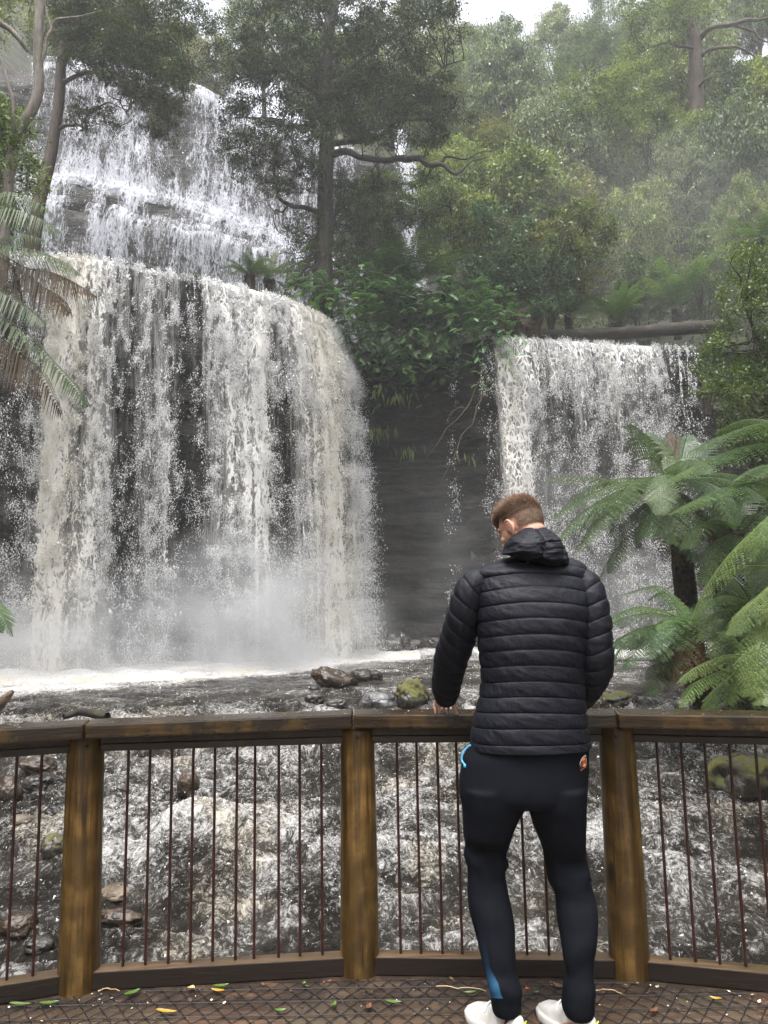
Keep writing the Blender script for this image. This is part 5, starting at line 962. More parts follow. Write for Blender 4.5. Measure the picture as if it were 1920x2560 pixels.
# leaves and petals on the deck
gl = simple('fresh_leaf', (.06, .12, .015), .35, (.11, .18, .035), 20); yl = simple('yellow_leaf', (.30, .18, .02), .4, (.38, .26, .04), 20); bl = simple('brown_leaf', (.10, .04, .02), .5, (.2, .09, .04), 20); tl_ = simple('tan_leaf', (.42, .28, .14), .5, (.5, .36, .2), 20)
LV = [(330, 2485, .05, .016, 1.05, gl, 'fresh green leaf lying upright against the mud right of the left post'), (122, 2511, .045, .014, .45, gl, 'short green leaf below the left post'), (50, 2514, .05, .012, .12, gl, 'long dull green leaf at the left edge of the deck'), (415, 2532, .05, .013, .0, yl, 'bright yellow leaf on the netting at bottom left'),
      (545, 2480, .045, .012, 2.6, yl, 'yellow leaf curled beside a green one, centre left'), (552, 2468, .04, .014, .5, gl, 'green leaf beside the curled yellow one'), (478, 2473, .022, .018, 1.4, tl_, 'small pale tan leaf scrap by the bottom rail'), (760, 2462, .02, .01, 1.5, gl, 'tiny pale green leaf near the middle post'),
      (835, 2515, .028, .011, 1.4, gl, 'green leaf standing on edge near the centre of the deck'), (922, 2520, .035, .014, 1.4, bl, 'dark leaf in front of the centre post'), (700, 2530, .03, .012, .3, gl, 'half hidden green leaf in the netting, centre left'), (983, 2509, .04, .012, .1, gl, 'green leaf just right of the centre post'),
      (1318, 2476, .02, .009, 1.7, simple('red_leaf', (.35, .05, .03), .4, (.5, .1, .05), 30), 'small red leaf between the man\'s shoes'), (1340, 2485, .02, .008, .7, gl, 'small green leaf right of the red leaf'), (1175, 2485, .035, .009, 2.9, gl, 'thin green leaf left of the man\'s left ankle'), (1635, 2530, .035, .014, .8, bl, 'brown leaf at the bottom right of the deck'), (1790, 2500, .03, .012, 2.4, yl, 'small yellow leaf on the deck at far right')]
for i, (px, py, L_, w_, rz_, m_, lab) in enumerate(LV):
    c = atz(px, py, .012); x = np.linspace(-1, 1, 13); hw = np.clip(1-x**2, 0, 1)**.75*(1-.25*x); V = np.concatenate([np.column_stack([x*L_, hw*w_, .002+.006*hw+.008*x**2]), np.column_stack([x*L_, x*0, .001+.006*x**2]), np.column_stack([x*L_, -hw*w_, .002+.006*hw+.008*x**2])])
    o = mk('fallen_leaf', V*np.array([.85, .85, 1]), gridfaces(3, 13), m_, smooth=True); o.location = c; o.rotation_euler = (0, .1, rz_); tag(o, lab, 'leaf', 'leaves fallen on the deck')
bag = Bag(); n = 420; X = rn.uniform(-1.9, 1.9, n); lim = np.interp(X, EI[:, 0], EI[:, 1]); Y = lim-np.abs(rn.exponential(.16, n)); C_ = np.column_stack([X, Y, np.full(n, .007)]); s_ = rn.lognormal(math.log(.0035), .5, n); a = rn.uniform(0, 6.28, n); D = np.column_stack([np.cos(a), np.sin(a), rn.uniform(0, .5, n)])
V, Q = leaf_quads(C_, unit(D), unit(np.cross(D, [0, 0, 1.])), s_*2, s_*1.4, 0); k = n//3
V2 = V.reshape(n, 4, 3); mk_ = lambda nm, m, sl, lab, cat: tag(mk(nm, V2[sl].reshape(-1, 3), np.arange(len(V2[sl])*4).reshape(-1, 4), m), lab, cat, kind='stuff')
mk_('leaf_litter', simple('pale_petals', (.6, .52, .34), .5, (.75, .7, .6), 9), slice(0, k), 'tiny pale petals and seeds scattered over the deck', 'petals'); mk_('leaf_litter', simple('litter_bits', (.05, .03, .02), .8, (.16, .09, .05), 9), slice(k, n), 'dark crumbs of bark and rotten leaf along the bottom rail', 'litter')
n = 70; px = rn.uniform(0, 1919, n); P = np.array([np.append((CF[2:5].mean(0)), 0)]*n); xs = rn.uniform(-1.7, 1.7, n); fy = np.interp(xs, CF[:, 0], CF[:, 1]); P = np.column_stack([xs, fy+rn.uniform(.004, .17, n), np.full(n, 1.0915)]); a = rn.uniform(0, 6.28, n); D = np.column_stack([np.cos(a), np.sin(a), a*0+.15]); s_ = rn.uniform(.003, .006, n)
V, Q = leaf_quads(P, unit(D), unit(np.cross(D, [0, 0, 1.])), s_*1.7, s_*1.3, 0); tag(mk('petal_litter', V, Q, bpy.data.materials['pale_petals']), 'tiny white petals stuck to the top of the wet handrail', 'petals', kind='stuff')
for i, (p, q) in enumerate((((1090, 2466), (1215, 2478)), ((1480, 2477), (1555, 2484)), ((245, 2478), (300, 2476)))):
    bag = Bag(); A, B = atz(*p, .012), atz(*q, .012); limb(bag, [A, (A+B)/2+[0, .01, .004], B], .0028, .0016, rn, .03, n=12, sides=5); tag(bag.build('twig', tl_, smooth=True), ['thin pale twig lying behind the man\'s left ankle', 'pale stick right of the man\'s right ankle', 'grey twig on the mud right of the left post'][i], 'twig')

# ================================================================ THE MAN AT THE RAIL
from mathutils.bvhtree import BVHTree
def remesh(name, bag, vox, mat, parent, smooth=3, loc=None):
    """fuse overlapping closed shells into one continuous skin"""
    o = bag.build(name+'_tmp'); md = o.modifiers.new('r', 'REMESH'); md.mode = 'VOXEL'; md.voxel_size = vox; md.use_smooth_shade = True
    if smooth: m2 = o.modifiers.new('s', 'SMOOTH'); m2.iterations = smooth; m2.factor = .5
    dg = bpy.context.evaluated_depsgraph_get(); me = bpy.data.meshes.new_from_object(o.evaluated_get(dg)); old = o.data; bpy.data.objects.remove(o); bpy.data.meshes.remove(old)
    me.name = name; me.materials.clear(); me.materials.append(mat); me.polygons.foreach_set('use_smooth', np.ones(len(me.polygons), bool))
    n = ob(name, me, parent); return n
def get_v(me): a = np.zeros(len(me.vertices)*3, np.float32); me.vertices.foreach_get('co', a); return a.reshape(-1, 3).astype(float)
def get_n(me): a = np.zeros(len(me.vertices)*3, np.float32); me.vertices.foreach_get('normal', a); return a.reshape(-1, 3).astype(float)
def set_v(me, V): me.vertices.foreach_set('co', V.astype(np.float32).ravel()); me.update()
def ball(c, r, sub=None, rot=None):
    V = ICO3*np.asarray(r, float)
    if rot is not None: V = V@rot.T
    return V+np.asarray(c, float), None, ICO3F
def ctube(P, R, n=14, m=None):
    P = spline(P, m or max(12, len(P)*5)); Rr = spline(np.array([[r, r] for r in R]), len(P))[:, 0]; V, Q, T3 = tube(P, np.clip(Rr, .001, 9), n); return V, Q, T3
def rotm(yaw, pitch, roll=0):
    cy_, sy_ = math.cos(yaw), math.sin(yaw); cp, sp = math.cos(pitch), math.sin(pitch); cr, sr = math.cos(roll), math.sin(roll)
    return np.array([[cy_, -sy_, 0], [sy_, cy_, 0], [0, 0, 1]])@np.array([[1, 0, 0], [0, cp, -sp], [0, sp, cp]])@np.array([[cr, 0, sr], [0, 1, 0], [-sr, 0, cr]])
man = empty('person', (.52, 2.96, 0)); tag(man, 'tall man seen from behind in a black quilted jacket, black track pants and white shoes, head turned down to the left, one hand on the rail', 'person')
man['label'] = 'man seen from behind in black quilted jacket and black track pants, leaning at the rail'
b0 = np.array(man.location)
skin = NB('skin'); f = skin.noise(skin.pos(), 60, 4); c = skin.mix(skin.sstep(f, .3, .7), (.52, .27, .19), (.60, .34, .25)); p = skin.bsdf(Base_Color=c, Roughness=.5); p.inputs['Subsurface Weight'].default_value = .15; p.inputs['Subsurface Radius'].default_value = (.012, .005, .003); p.inputs['Subsurface Scale'].default_value = 1.0; MAT['skin'] = skin.done(p)
# joints
LARM = [(1226, 1458, 2.97), (1188, 1462, 2.965), (1170, 1500, 2.97), (1158, 1550, 3.0), (1142, 1606, 3.06), (1129, 1642, 3.11), (1123, 1672, 3.16), (1118, 1700, 3.21), (1116, 1730, 3.265), (1118, 1751, 3.295)]
LR = [.044, .055, .060, .064, .067, .066, .063, .060, .054, .040]
RARM = [(1428, 1456, 2.97), (1462, 1460, 2.95), (1477, 1495, 2.93), (1486, 1550, 2.92), (1490, 1605, 2.92), (1491, 1645, 2.93), (1485, 1685, 2.96), (1465, 1722, 3.02), (1437, 1752, 3.09), (1405, 1770, 3.12)]
RR_ = [.042, .053, .057, .058, .058, .062, .062, .058, .052, .042]
LLEG = [(1245, 1950, 2.97), (1222, 2060, 2.98), (1217, 2160, 3.02), (1222, 2240, 3.0), (1238, 2340, 2.96), (1254, 2440, 2.93), (1268, 2510, 2.93)]
RLEG = [(1385, 1950, 2.97), (1400, 2060, 2.99), (1420, 2170, 3.02), (1440, 2240, 3.0), (1448, 2340, 2.95), (1447, 2440, 2.92), (1446, 2510, 2.91)]
A3 = lambda L: np.array([at(*p) for p in L])
HC = at(1300, 1306, 3.03); HR = rotm(math.radians(40), math.radians(-24), math.radians(0))
hl = lambda p: HC+HR@np.asarray(p, float)
B = Bag()
B.add(*ball(HC, (.074, .096, .088), rot=HR)); B.add(*ball(hl((0, .022, -.035)), (.068, .076, .075), rot=HR)); B.add(*ball(hl((0, .044, -.078)), (.052, .052, .044), rot=HR)); B.add(*ball(hl((0, .080, -.108)), (.022, .018, .016), rot=HR))
B.add(*ctube([hl((0, .094, -.008)), hl((0, .108, -.032)), hl((0, .116, -.048))], [.008, .010, .013])); B.add(*ball(hl((.012, .102, -.053)), .009)); B.add(*ball(hl((-.012, .102, -.053)), .009))
for s in (-1, 1):
    B.add(*ctube([hl((s*.012, .092, .004)), hl((s*.034, .086, .008)), hl((s*.052, .068, .0))], [.008, .009, .006])); B.add(*ball(hl((s*.030, .083, -.012)), .012)); B.add(*ball(hl((s*.040, .068, -.045)), (.02, .02, .018), rot=HR))
    e = lambda x, y, z: hl((s*x, y, z))
    B.add(*ctube([e(.070, .014, -.045), e(.076, .016, -.022), e(.084, .006, -.003), e(.090, -.012, -.004), e(.091, -.021, -.022), e(.085, -.016, -.045), e(.076, -.004, -.062), e(.070, .008, -.060)], [.0035, .004, .0045, .0048, .0048, .0045, .0055, .004], 8)); B.add(*ball(e(.075, -.003, -.030), (.006, .017, .026), rot=HR))
B.add(*ctube([hl((-.018, .093, -.078)), hl((0, .100, -.078)), hl((.018, .093, -.078))], [.004, .0065, .004])); B.add(*ctube([hl((-.016, .090, -.087)), hl((0, .097, -.088)), hl((.016, .090, -.087))], [.004, .0068, .004]))
B.add(*ctube([hl((0, -.022, -.03)), hl((0, -.03, -.075)), at(1318, 1385, 3.02), at(1322, 1425, 3.0)], [.055, .056, .060, .075], 24))
B.add(*ctube([at(1322, 1415, 3.0), at(1325, 1500, 2.98), at(1325, 1620, 2.97), at(1322, 1760, 2.97), at(1318, 1880, 2.97), at(1315, 1985, 2.97)], [.08, .125, .115, .105, .12, .09], 28)); B.add(*ctube([at(1215, 1462, 2.98), at(1325, 1440, 3.0), at(1435, 1462, 2.98)], [.045, .06, .045]))
B.add(*ctube(A3(LARM)[1:], [.045, .046, .045, .042, .040, .037, .034, .030, .028])); B.add(*ctube(A3(RARM)[1:], [.045, .046, .045, .042, .040, .037, .034, .031, .028]))
for Lg in (LLEG, RLEG): B.add(*ctube(A3(Lg), [.072, .064, .046, .040, .040, .032, .028], 20))
# left hand: fingertips standing on the handrail, thumb bent towards the body
zt = 1.0925
wr = at(1119, 1762, 3.30); B.add(*ball(at(1109, 1746, 3.31), (.032, .015, .020))); B.add(*ctube([wr+[0, 0, .06], wr+[0, 0, .035], at(1110, 1746, 3.315)], [.026, .026, .024], 14))
def tip(px, Yt): p = at(px, 1785, Yt); p[2] = zt+.006; return p
for (a, bb, c, r) in (((1092, 1744), (1087, 1764), (1088, 3.322), .0062), ((1101, 1746), (1098, 1766), (1099, 3.332), .0068), ((1111, 1747), (1110, 1766), (1110.5, 3.350), .0070), ((1121, 1747), (1121, 1765), (1121, 3.362), .0068)):
    t_ = tip(*c); B.add(*ctube([at(*a, 3.31), at(*bb, 3.325), t_*.45+at(*bb, 3.325)*.55+[0, -.002, .001], t_], [r*1.1, r, r*.95, r*.82], 10, 18)); B.add(*ball(t_, r*.84)); B.add(*ball(at(*bb, 3.325), r*1.05))
t_ = tip(1141, 3.300); B.add(*ctube([at(1126, 1744, 3.30), at(1131, 1756, 3.295), at(1134, 1768, 3.290), t_], [.0115, .0100, .0088, .0078], 10, 18)); B.add(*ball(t_, .0088))
# right hand, inside the jacket pocket: slightly curled
w = at(1405, 1770, 3.12); B.add(*ball(w+[-.035, .01, -.01], (.04, .016, .03)))
for k in range(4): s0 = w+[-.060, .012, .016-.015*k]; B.add(*ctube([s0, s0+[-.028, .012, -.002], s0+[-.045, -.002, -.004], s0+[-.042, -.018, -.005]], [.0088, .0085, .0078, .0068], 8, 16))
B.add(*ctube([w+[-.02, .004, .022], w+[-.045, -.012, .026], w+[-.066, -.018, .018]], [.011, .0095, .0080], 8, 14))
for Lg, dx in ((LLEG, -1), (RLEG, -1)):
    e = at(*Lg[-1]); B.add(*ctube([e+[0, 0, .02], e+[0, 0, -.07], e+[-.035, .07, -.098], e+[-.07, .14, -.103]], [.026, .024, .016, .012]))
body = remesh('body', B, .0025, MAT['skin'], man, 2); V = get_v(body.data)-b0; set_v(body.data, V)
# hair
rg = np.random.default_rng(41); n = 60000; d = unit(rg.normal(size=(n, 3)))
def hairline(d):
    z, y, x = d[:, 2], d[:, 1], np.abs(d[:, 0]); lim = np.where(y > .25, .5-.25*(1-x), np.where(y > -.15, -.02+(y > .02)*(.30)*np.clip(y*2, 0, 1), -.55+.25*np.clip((y+.75)/.6, 0, 1)))
    ear = (np.abs(y+.12) < .24) & (z < .10); return (z > lim) & ~ear
kp = hairline(d); d = d[kp][:30000]; n = len(d); ax = np.array([.0755, .0975, .0895]); topw = np.clip((d[:, 2]-.15)/.45, 0, 1)
lump = (fbm(d*4, 3, 5)-.35)*.012*topw; P = d*(ax+.0005)+d*(lump+rg.uniform(-.002, .003, n)+.006*topw)[:, None]
dr = unit(np.column_stack([rg.normal(0, .25, n)+d[:, 0]*.2-.35*topw, .45*topw-.25*(1-topw)+rg.normal(0, .25, n), -.9*(1-topw)+rg.normal(.1, .25, n)])+d*(.30+.35*topw)[:, None])
L_ = (.006+.015*topw)*rg.lognormal(0, .25, n); V, Q = leaf_quads(P, dr, unit(np.cross(dr, d)), L_, np.full(n, .0011), 0); V = V@HR.T+HC-b0
hb = NB('short_brown_hair'); g = hb.n('NewGeometry'); c = hb.ramp(g.outputs['Random Per Island'], [(0, (.11, .064, .042)), (.5, (.26, .165, .11)), (1, (.44, .30, .21))]); p = hb.bsdf(Base_Color=c, Roughness=.45); MAT['hair'] = hb.done(p)
hair = mk('hair', V, Q, MAT['hair'], man)
# scalp shell under the strands, shorter and paler towards the nape
u = ICO5; kv = hairline(u) & (u[:, 2] > -.62); keep = kv[ICO5F].all(1); Vs = (u*(ax-.0005)+u*((fbm(u*4, 3, 5)-.35)*.012*np.clip((u[:, 2]-.15)/.45, 0, 1))[:, None])@HR.T+HC-b0
mk('hair_undercut', Vs, ICO5F[keep], simple('cropped_hair', (.11, .068, .046), .8, (.22, .145, .105), 220, .5, dist=.003), man, True)

# ---- jacket
jk = NB('black_quilted_nylon'); po = jk.obj(); f = jk.noise(po, 7, 3); f2 = jk.noise(jk.mapv(po, scale=(1, 1, .25)), 75, 3, .6); f3 = jk.noise(po, 26, 3, .6)
p = jk.bsdf(Base_Color=jk.mix(f, (.0032, .0038, .0078), (.0060, .0068, .0130)), Roughness=jk.math('ADD', jk.math('MULTIPLY', f, .12), .56), Normal=jk.bump(jk.math('ADD', jk.math('MULTIPLY', f2, .9), f3), .5, .006)); p.inputs['Specular IOR Level'].default_value = .28; MAT['jacket'] = jk.done(p)
rows = [(1392, 1275, 1410, 3.03, .030), (1397, 1258, 1425, 3.03, .055), (1403, 1240, 1437, 3.02, .075), (1411, 1212, 1452, 3.01, .095), (1420, 1190, 1463, 3.005, .110), (1432, 1178, 1470, 2.995, .121), (1450, 1184, 1472, 2.995, .130), (1485, 1187, 1478, 2.985, .145), (1530, 1192, 1478, 2.975, .155), (1600, 1196, 1466, 2.97, .155),
        (1670, 1203, 1457, 2.97, .148), (1710, 1203, 1455, 2.97, .145), (1745, 1196, 1456, 2.97, .146), (1780, 1187, 1459, 2.97, .150), (1820, 1180, 1465, 2.97, .154), (1850, 1177, 1470, 2.97, .156), (1868, 1177, 1472, 2.97, .155)]
K = []
for (py, xl, xr, Yq, bq) in rows: a, c = at(xl, py, Yq), at(xr, py, Yq); K.append([(a[0]+c[0])/2, Yq, (a[2]+c[2])/2, abs(c[0]-a[0])/2, bq])
K = np.array(K); nr, nc = 420, 260; t = np.interp(np.linspace(0, 1, nr), [0, .25, 1], [0, .42, 1]); G = spline(K, 900); G = np.stack([np.interp(t, np.linspace(0, 1, 900), G[:, i]) for i in range(5)], 1)
ph = np.linspace(0, 2*np.pi, nc, endpoint=False); ex = 2/2.35; cx = np.sign(np.cos(ph))*np.abs(np.cos(ph))**ex; sx_ = np.sign(np.sin(ph))*np.abs(np.sin(ph))**ex
X = G[:, 0:1]+G[:, 3:4]*cx; Y = G[:, 1:2]+G[:, 4:5]*sx_*np.where(sx_ < 0, 1, .92); Z = np.repeat(G[:, 2:3], nc, 1)
seam_py = [1402.6, 1432, 1467.4, 1506, 1545, 1585.8, 1624, 1664, 1704, 1743.5, 1783, 1823, 1864]
seam_z = np.array([at(1301, q, 2.83)[2] for q in seam_py])[::-1]
def quilt(P, Nn, key, seams, circ, seed, amp=.0042):
    """puffed baffles between stitched seams plus gathers running out of every seam"""
    k = np.interp(key, seams, np.arange(len(seams))); k = np.where(key < seams[0], -(seams[0]-key)/.05, np.where(key > seams[-1], len(seams)-1+(key-seams[-1])/.058, k)); f = k-np.floor(k); row = np.floor(k)
    puff = 1-np.abs(2*f-1)**2.6; crease = np.exp(-(np.minimum(f, 1-f)/.035)**2)
    g = fbm(np.stack([circ*60+f*1.5, row*7.7, f*.9], 1), 3, seed)-.5; g2 = fbm(np.stack([circ*19+f*1.2, row*3.3, f*1.2], 1), 3, seed+4)-.5; g3 = fbm(np.stack([circ*4, key*5, circ*0], 1), 3, seed+8)-.5
    h = amp*puff-.0024*crease+g*.0062*(.35+.65*np.abs(2*f-1))*puff**.5+g2*.0085*puff+g3*.012
    return P+Nn*h[:, None]
def vnormals(V, nr, nc):
    Gd = V.reshape(nr, nc, 3); du = np.roll(Gd, -1, 1)-np.roll(Gd, 1, 1); dv = np.gradient(Gd, axis=0); return unit(np.cross(du, dv)).reshape(-1, 3)
V = np.stack([X, Y, Z], -1).reshape(-1, 3); N1 = vnormals(V, nr, nc); cen = np.repeat(np.column_stack([G[:, 0], G[:, 1], G[:, 2]]), nc, 0)
if np.mean(((V-cen)*N1).sum(1)) < 0: N1 = -N1
xr_ = (V[:, 0]-np.repeat(G[:, 0], nc))/np.repeat(G[:, 3], nc); key = V[:, 2]+np.interp(V[:, 2], [1.0, 1.25, 1.6], [.004, .018, .026])*xr_**2+.006*xr_*np.interp(V[:, 2], [1, 1.15, 1.4], [0, 1, 1])
circ = np.repeat((np.unwrap(ph)*.2)[None], nr, 0).ravel(); V = quilt(V, N1, key, seam_z, circ, 61)
jb = Bag(); Fj = gridfaces(nr, nc, True); top = V[:nc].mean(0)-[0, 0, .002]; i_ = np.arange(nc)
# hem: fold under and up inside
hem = V[-nc:]; cc = hem.mean(0); h1 = hem+(cc-hem)*.03+[0, 0, -.004]; h2 = hem+(cc-hem)*.07+[0, 0, .05]; V = np.vstack([V, h1, h2, top]); Fj = np.vstack([gridfaces(nr+2, nc, True)])
jacket = mk('jacket', V-b0, Fj, MAT['jacket'], man, True, F2=np.stack([i_, (i_+1) % nc, np.full(nc, len(V)-1)], 1)); jacket.data.materials.append(MAT['jacket'])
def sleeve(name, L, R, seed, sl, nr=330, nc=110):
    P = A3(L); P = spline(P, 500); s = np.concatenate([[0], np.cumsum(np.linalg.norm(np.diff(P, axis=0), axis=1))]); R = spline(np.array([[r, r] for r in R]), 500)[:, 0]; q = np.linspace(0, s[-1], nr); P = np.stack([np.interp(q, s, P[:, i]) for i in range(3)], 1); R = np.interp(q, s, R)
    kk = np.exp(-np.linspace(-2, 2, 31)**2); kk /= kk.sum(); Ps = np.stack([np.convolve(np.pad(P[:, i], 15, 'edge'), kk, 'valid') for i in range(3)], 1); T, N_, B_ = frames(Ps)
    R = R*np.clip(np.sqrt(np.clip(q/.035, 0, 1)), .05, 1); a = np.linspace(0, 2*np.pi, nc, endpoint=False); D = np.cos(a)[None, :, None]*N_[:, None]+np.sin(a)[None, :, None]*B_[:, None]; V = (P[:, None]+D*R[:, None, None]).reshape(-1, 3)
    V = quilt(V, D.reshape(-1, 3), np.repeat(q, nc)+sl*(V[:, 0]-np.repeat(P[:, 0], nc)), np.arange(.03, s[-1]-.045, .056), np.tile(a*.065, nr), seed, .0040)
    e = P[-1]; rim = V[-nc:]; V = np.vstack([V, e+(rim-e)*.9, e+(rim-e)*.8-T[-1]*.04]); return mk(name, V-b0, gridfaces(nr+2, nc, True), MAT['jacket'], man, True)
sleeve('sleeve', LARM, LR, 71, -.38); sleeve('sleeve', RARM, RR_, 83, .30)
# hood hanging at the nape
HO = np.array([(1249, 1384), (1258, 1368), (1270, 1348), (1290, 1331), (1314, 1321), (1336, 1317), (1364, 1321), (1391, 1337), (1408, 1359), (1416, 1385), (1419, 1406), (1411, 1416), (1382, 1423), (1349, 1418), (1322, 1408), (1296, 1398), (1266, 1390)], float)
hc = np.array([1338., 1370.]); nt_, nr = 260, 130; O = spline(np.vstack([HO, HO[:1]]), 600); ang = np.unwrap(np.arctan2(O[:, 1]-hc[1], O[:, 0]-hc[0])); rad = np.linalg.norm(O-hc, axis=1); o_ = np.argsort(ang); th = np.linspace(ang.min(), ang.min()+2*np.pi, nt_, endpoint=False); rr = np.interp(th, ang[o_], rad[o_], period=2*np.pi)
rho = np.linspace(.02, np.pi-.02, nr); Vs = []; UVp = []
for r_ in rho:
    px = hc[0]+rr*np.cos(th)*np.sin(r_)**.75; py = hc[1]+rr*np.sin(th)*np.sin(r_)**.75+(6*np.cos(r_) if r_ < np.pi/2 else 4*np.cos(r_)); Yd = 2.945-np.where(r_ < np.pi/2, .125, .085)*np.cos(r_)*(1+.25*np.sin(th)*np.sin(r_)); base = at(hc[0], hc[1], 2.945); ppm = 2.945*.991/FPX
    Vs.append(np.column_stack([base[0]+(px-hc[0])*ppm*1.0, Yd, base[2]-(py-hc[1])*ppm])); UVp.append(np.column_stack([px, py]))
V = np.vstack(Vs); U = np.vstack(UVp); Nn = vnormals(V, nr, nt_); cen = V.mean(0)
if np.mean(((V-cen)*Nn).sum(1)) < 0: Nn = -Nn
s1 = np.interp(U[:, 1], [1310, 1338, 1360, 1385, 1402, 1425], [1332, 1342, 1345, 1344, 1336, 1322]); s2 = np.interp(U[:, 1], [1310, 1345, 1375, 1402, 1425], [1378, 1399, 1404, 1400, 1392]); h = np.zeros(len(V))
for s_, wd in ((s1, 26), (s2, 22)): dd = np.abs(U[:, 0]-s_); h += -.0075*np.exp(-(dd/2.2)**2)-.004*np.exp(-(dd/8)**2)+(fbm(np.stack([U[:, 1]*.22+U[:, 0]*.02, U[:, 0]*.03, U[:, 0]*0], 1), 3, 91)-.5)*.016*np.exp(-dd/wd)
h += (fbm(np.stack([U[:, 0]*.03, U[:, 1]*.05, V[:, 1]*6], 1), 3, 93)-.5)*.022
hood = mk('hood', V+Nn*h[:, None]-b0, gridfaces(nr, nt_, True), MAT['jacket'], man, True)

# ---- trousers
tk = NB('black_track_fabric'); po = tk.obj(); f = tk.noise(po, 9, 3); p = tk.bsdf(Base_Color=tk.mix(f, (.0045, .0055, .0085), (.0085, .0098, .014)), Roughness=.8, Normal=tk.bump(tk.noise(po, 420, 2), .25, .002)); p.inputs['Specular IOR Level'].default_value = .08; MAT['track'] = tk.done(p)
cv = lambda x, y: (1140+x/3.16, 1860+y/3.16)
B = Bag()
def loft_px(rws, ratio, n=24, m=60, ex=2.2):
    K = []
    for y, xl, xr, Yq, *bb in rws:
        (xl, py), (xr, _) = cv(xl, y), cv(xr, y); a, c = at(xl, py, Yq), at(xr, py, Yq); w_ = abs(c[0]-a[0])/2; K.append([(a[0]+c[0])/2, Yq, (a[2]+c[2])/2, w_, bb[0] if bb else w_*ratio])
    G = spline(np.array(K), n*len(rws)//3); ph = np.linspace(0, 2*np.pi, m, endpoint=False); cx = np.sign(np.cos(ph))*np.abs(np.cos(ph))**(2/ex); sx_ = np.sign(np.sin(ph))*np.abs(np.sin(ph))**(2/ex)
    V = np.stack([G[:, 0:1]+G[:, 3:4]*cx, G[:, 1:2]+G[:, 4:5]*sx_, np.repeat(G[:, 2:3], m, 1)], -1).reshape(-1, 3); nn = len(V); V = np.vstack([V, G[0, :3], G[-1, :3]]); i = np.arange(m); j = (i+1) % m; r = len(G)
    return V, gridfaces(r, m, True), np.vstack([np.stack([j, i, np.full(m, nn)], 1), np.stack([i+(r-1)*m, j+(r-1)*m, np.full(m, nn+1)], 1)])
B.add(*loft_px([(-120, 150, 1000, 2.97, .125), (0, 118, 1028, 2.97, .13), (100, 60, 1026, 2.97, .135), (220, 36, 1020, 2.97, .142), (340, 28, 1015, 2.97, .145), (430, 48, 1008, 2.97, .135), (462, 150, 930, 2.97, .11), (478, 470, 640, 2.97, .06)], 1))
B.add(*loft_px([(330, 34, 520, 2.97, .135), (470, 52, 545, 2.97, .125), (560, 62, 500, 2.975, .115), (650, 68, 455, 2.985, .108), (740, 74, 415, 2.995, .10), (800, 80, 416, 3.005), (900, 88, 390, 3.01), (1000, 95, 374, 3.01), (1150, 106, 396, 3.0), (1300, 122, 424, 2.985), (1450, 158, 442, 2.97), (1640, 198, 457, 2.95), (1800, 240, 474, 2.94), (1900, 254, 500, 2.93), (1955, 264, 514, 2.93), (2000, 272, 506, 2.93), (2080, 288, 512, 2.93), (2130, 305, 505, 2.93)], 1.0))
B.add(*loft_px([(330, 560, 1012, 2.97, .135), (470, 572, 1004, 2.97, .125), (560, 600, 1003, 2.98, .118), (700, 652, 1010, 2.99, .108), (800, 685, 1018, 3.0, .10), (900, 705, 1022, 3.01), (1000, 738, 1036, 3.01), (1100, 768, 1062, 3.0), (1200, 797, 1082, 2.99), (1300, 812, 1096, 2.97), (1400, 824, 1100, 2.955), (1600, 852, 1092, 2.93), (1700, 858, 1086, 2.92), (1780, 864, 1082, 2.915), (1850, 868, 1066, 2.91), (1950, 862, 1080, 2.91), (2050, 850, 1077, 2.91), (2110, 862, 1078, 2.91), (2150, 880, 1070, 2.91)], 1.0))
tr = remesh('trousers', B, .006, MAT['track'], man, 16); V = get_v(tr.data); Nn = get_n(tr.data); px = topx(V)
def knee(py, c, s): return np.exp(-((py-c)/s)**2)
right = px[:, 0] > 1315
wgt = np.where(right, knee(px[:, 1], 2170, 60)*1.1+knee(px[:, 1], 2430, 62)*1.15, knee(px[:, 1], 2140, 50)*1.1+knee(px[:, 1], 2470, 30)*.5)+.25
slant = np.where(right, 1, -1); arg = V[:, 2]*46-slant*V[:, 0]*22+(fbm(np.stack([V[:, 0]*7, V[:, 1]*7, V[:, 2]*7], 1), 3, 14)-.5)*9
h = (.5+.5*np.sin(arg/1.3))*.0115*np.clip(wgt, 0, 1.2)*fbm(V*9, 2, 33)*1.6-.004*wgt+(fbm(V*5, 3, 17)-.5)*.016+.0055; V = V+Nn*h[:, None]; set_v(tr.data, V-b0)
tv = get_v(tr.data); polys = [tuple(p.vertices) for p in tr.data.polygons]; bvh = BVHTree.FromPolygons([Vector(v) for v in tv], polys)
def on_trousers(px, py, lift=.002):
    d = Vector(ray(px, py)).normalized(); hit, nrm, _, _ = bvh.ray_cast(Vector((0, 0, H))-Vector(b0), d)
    if hit is None: return None
    return np.array(hit)+np.array(nrm)*lift, np.array(nrm)
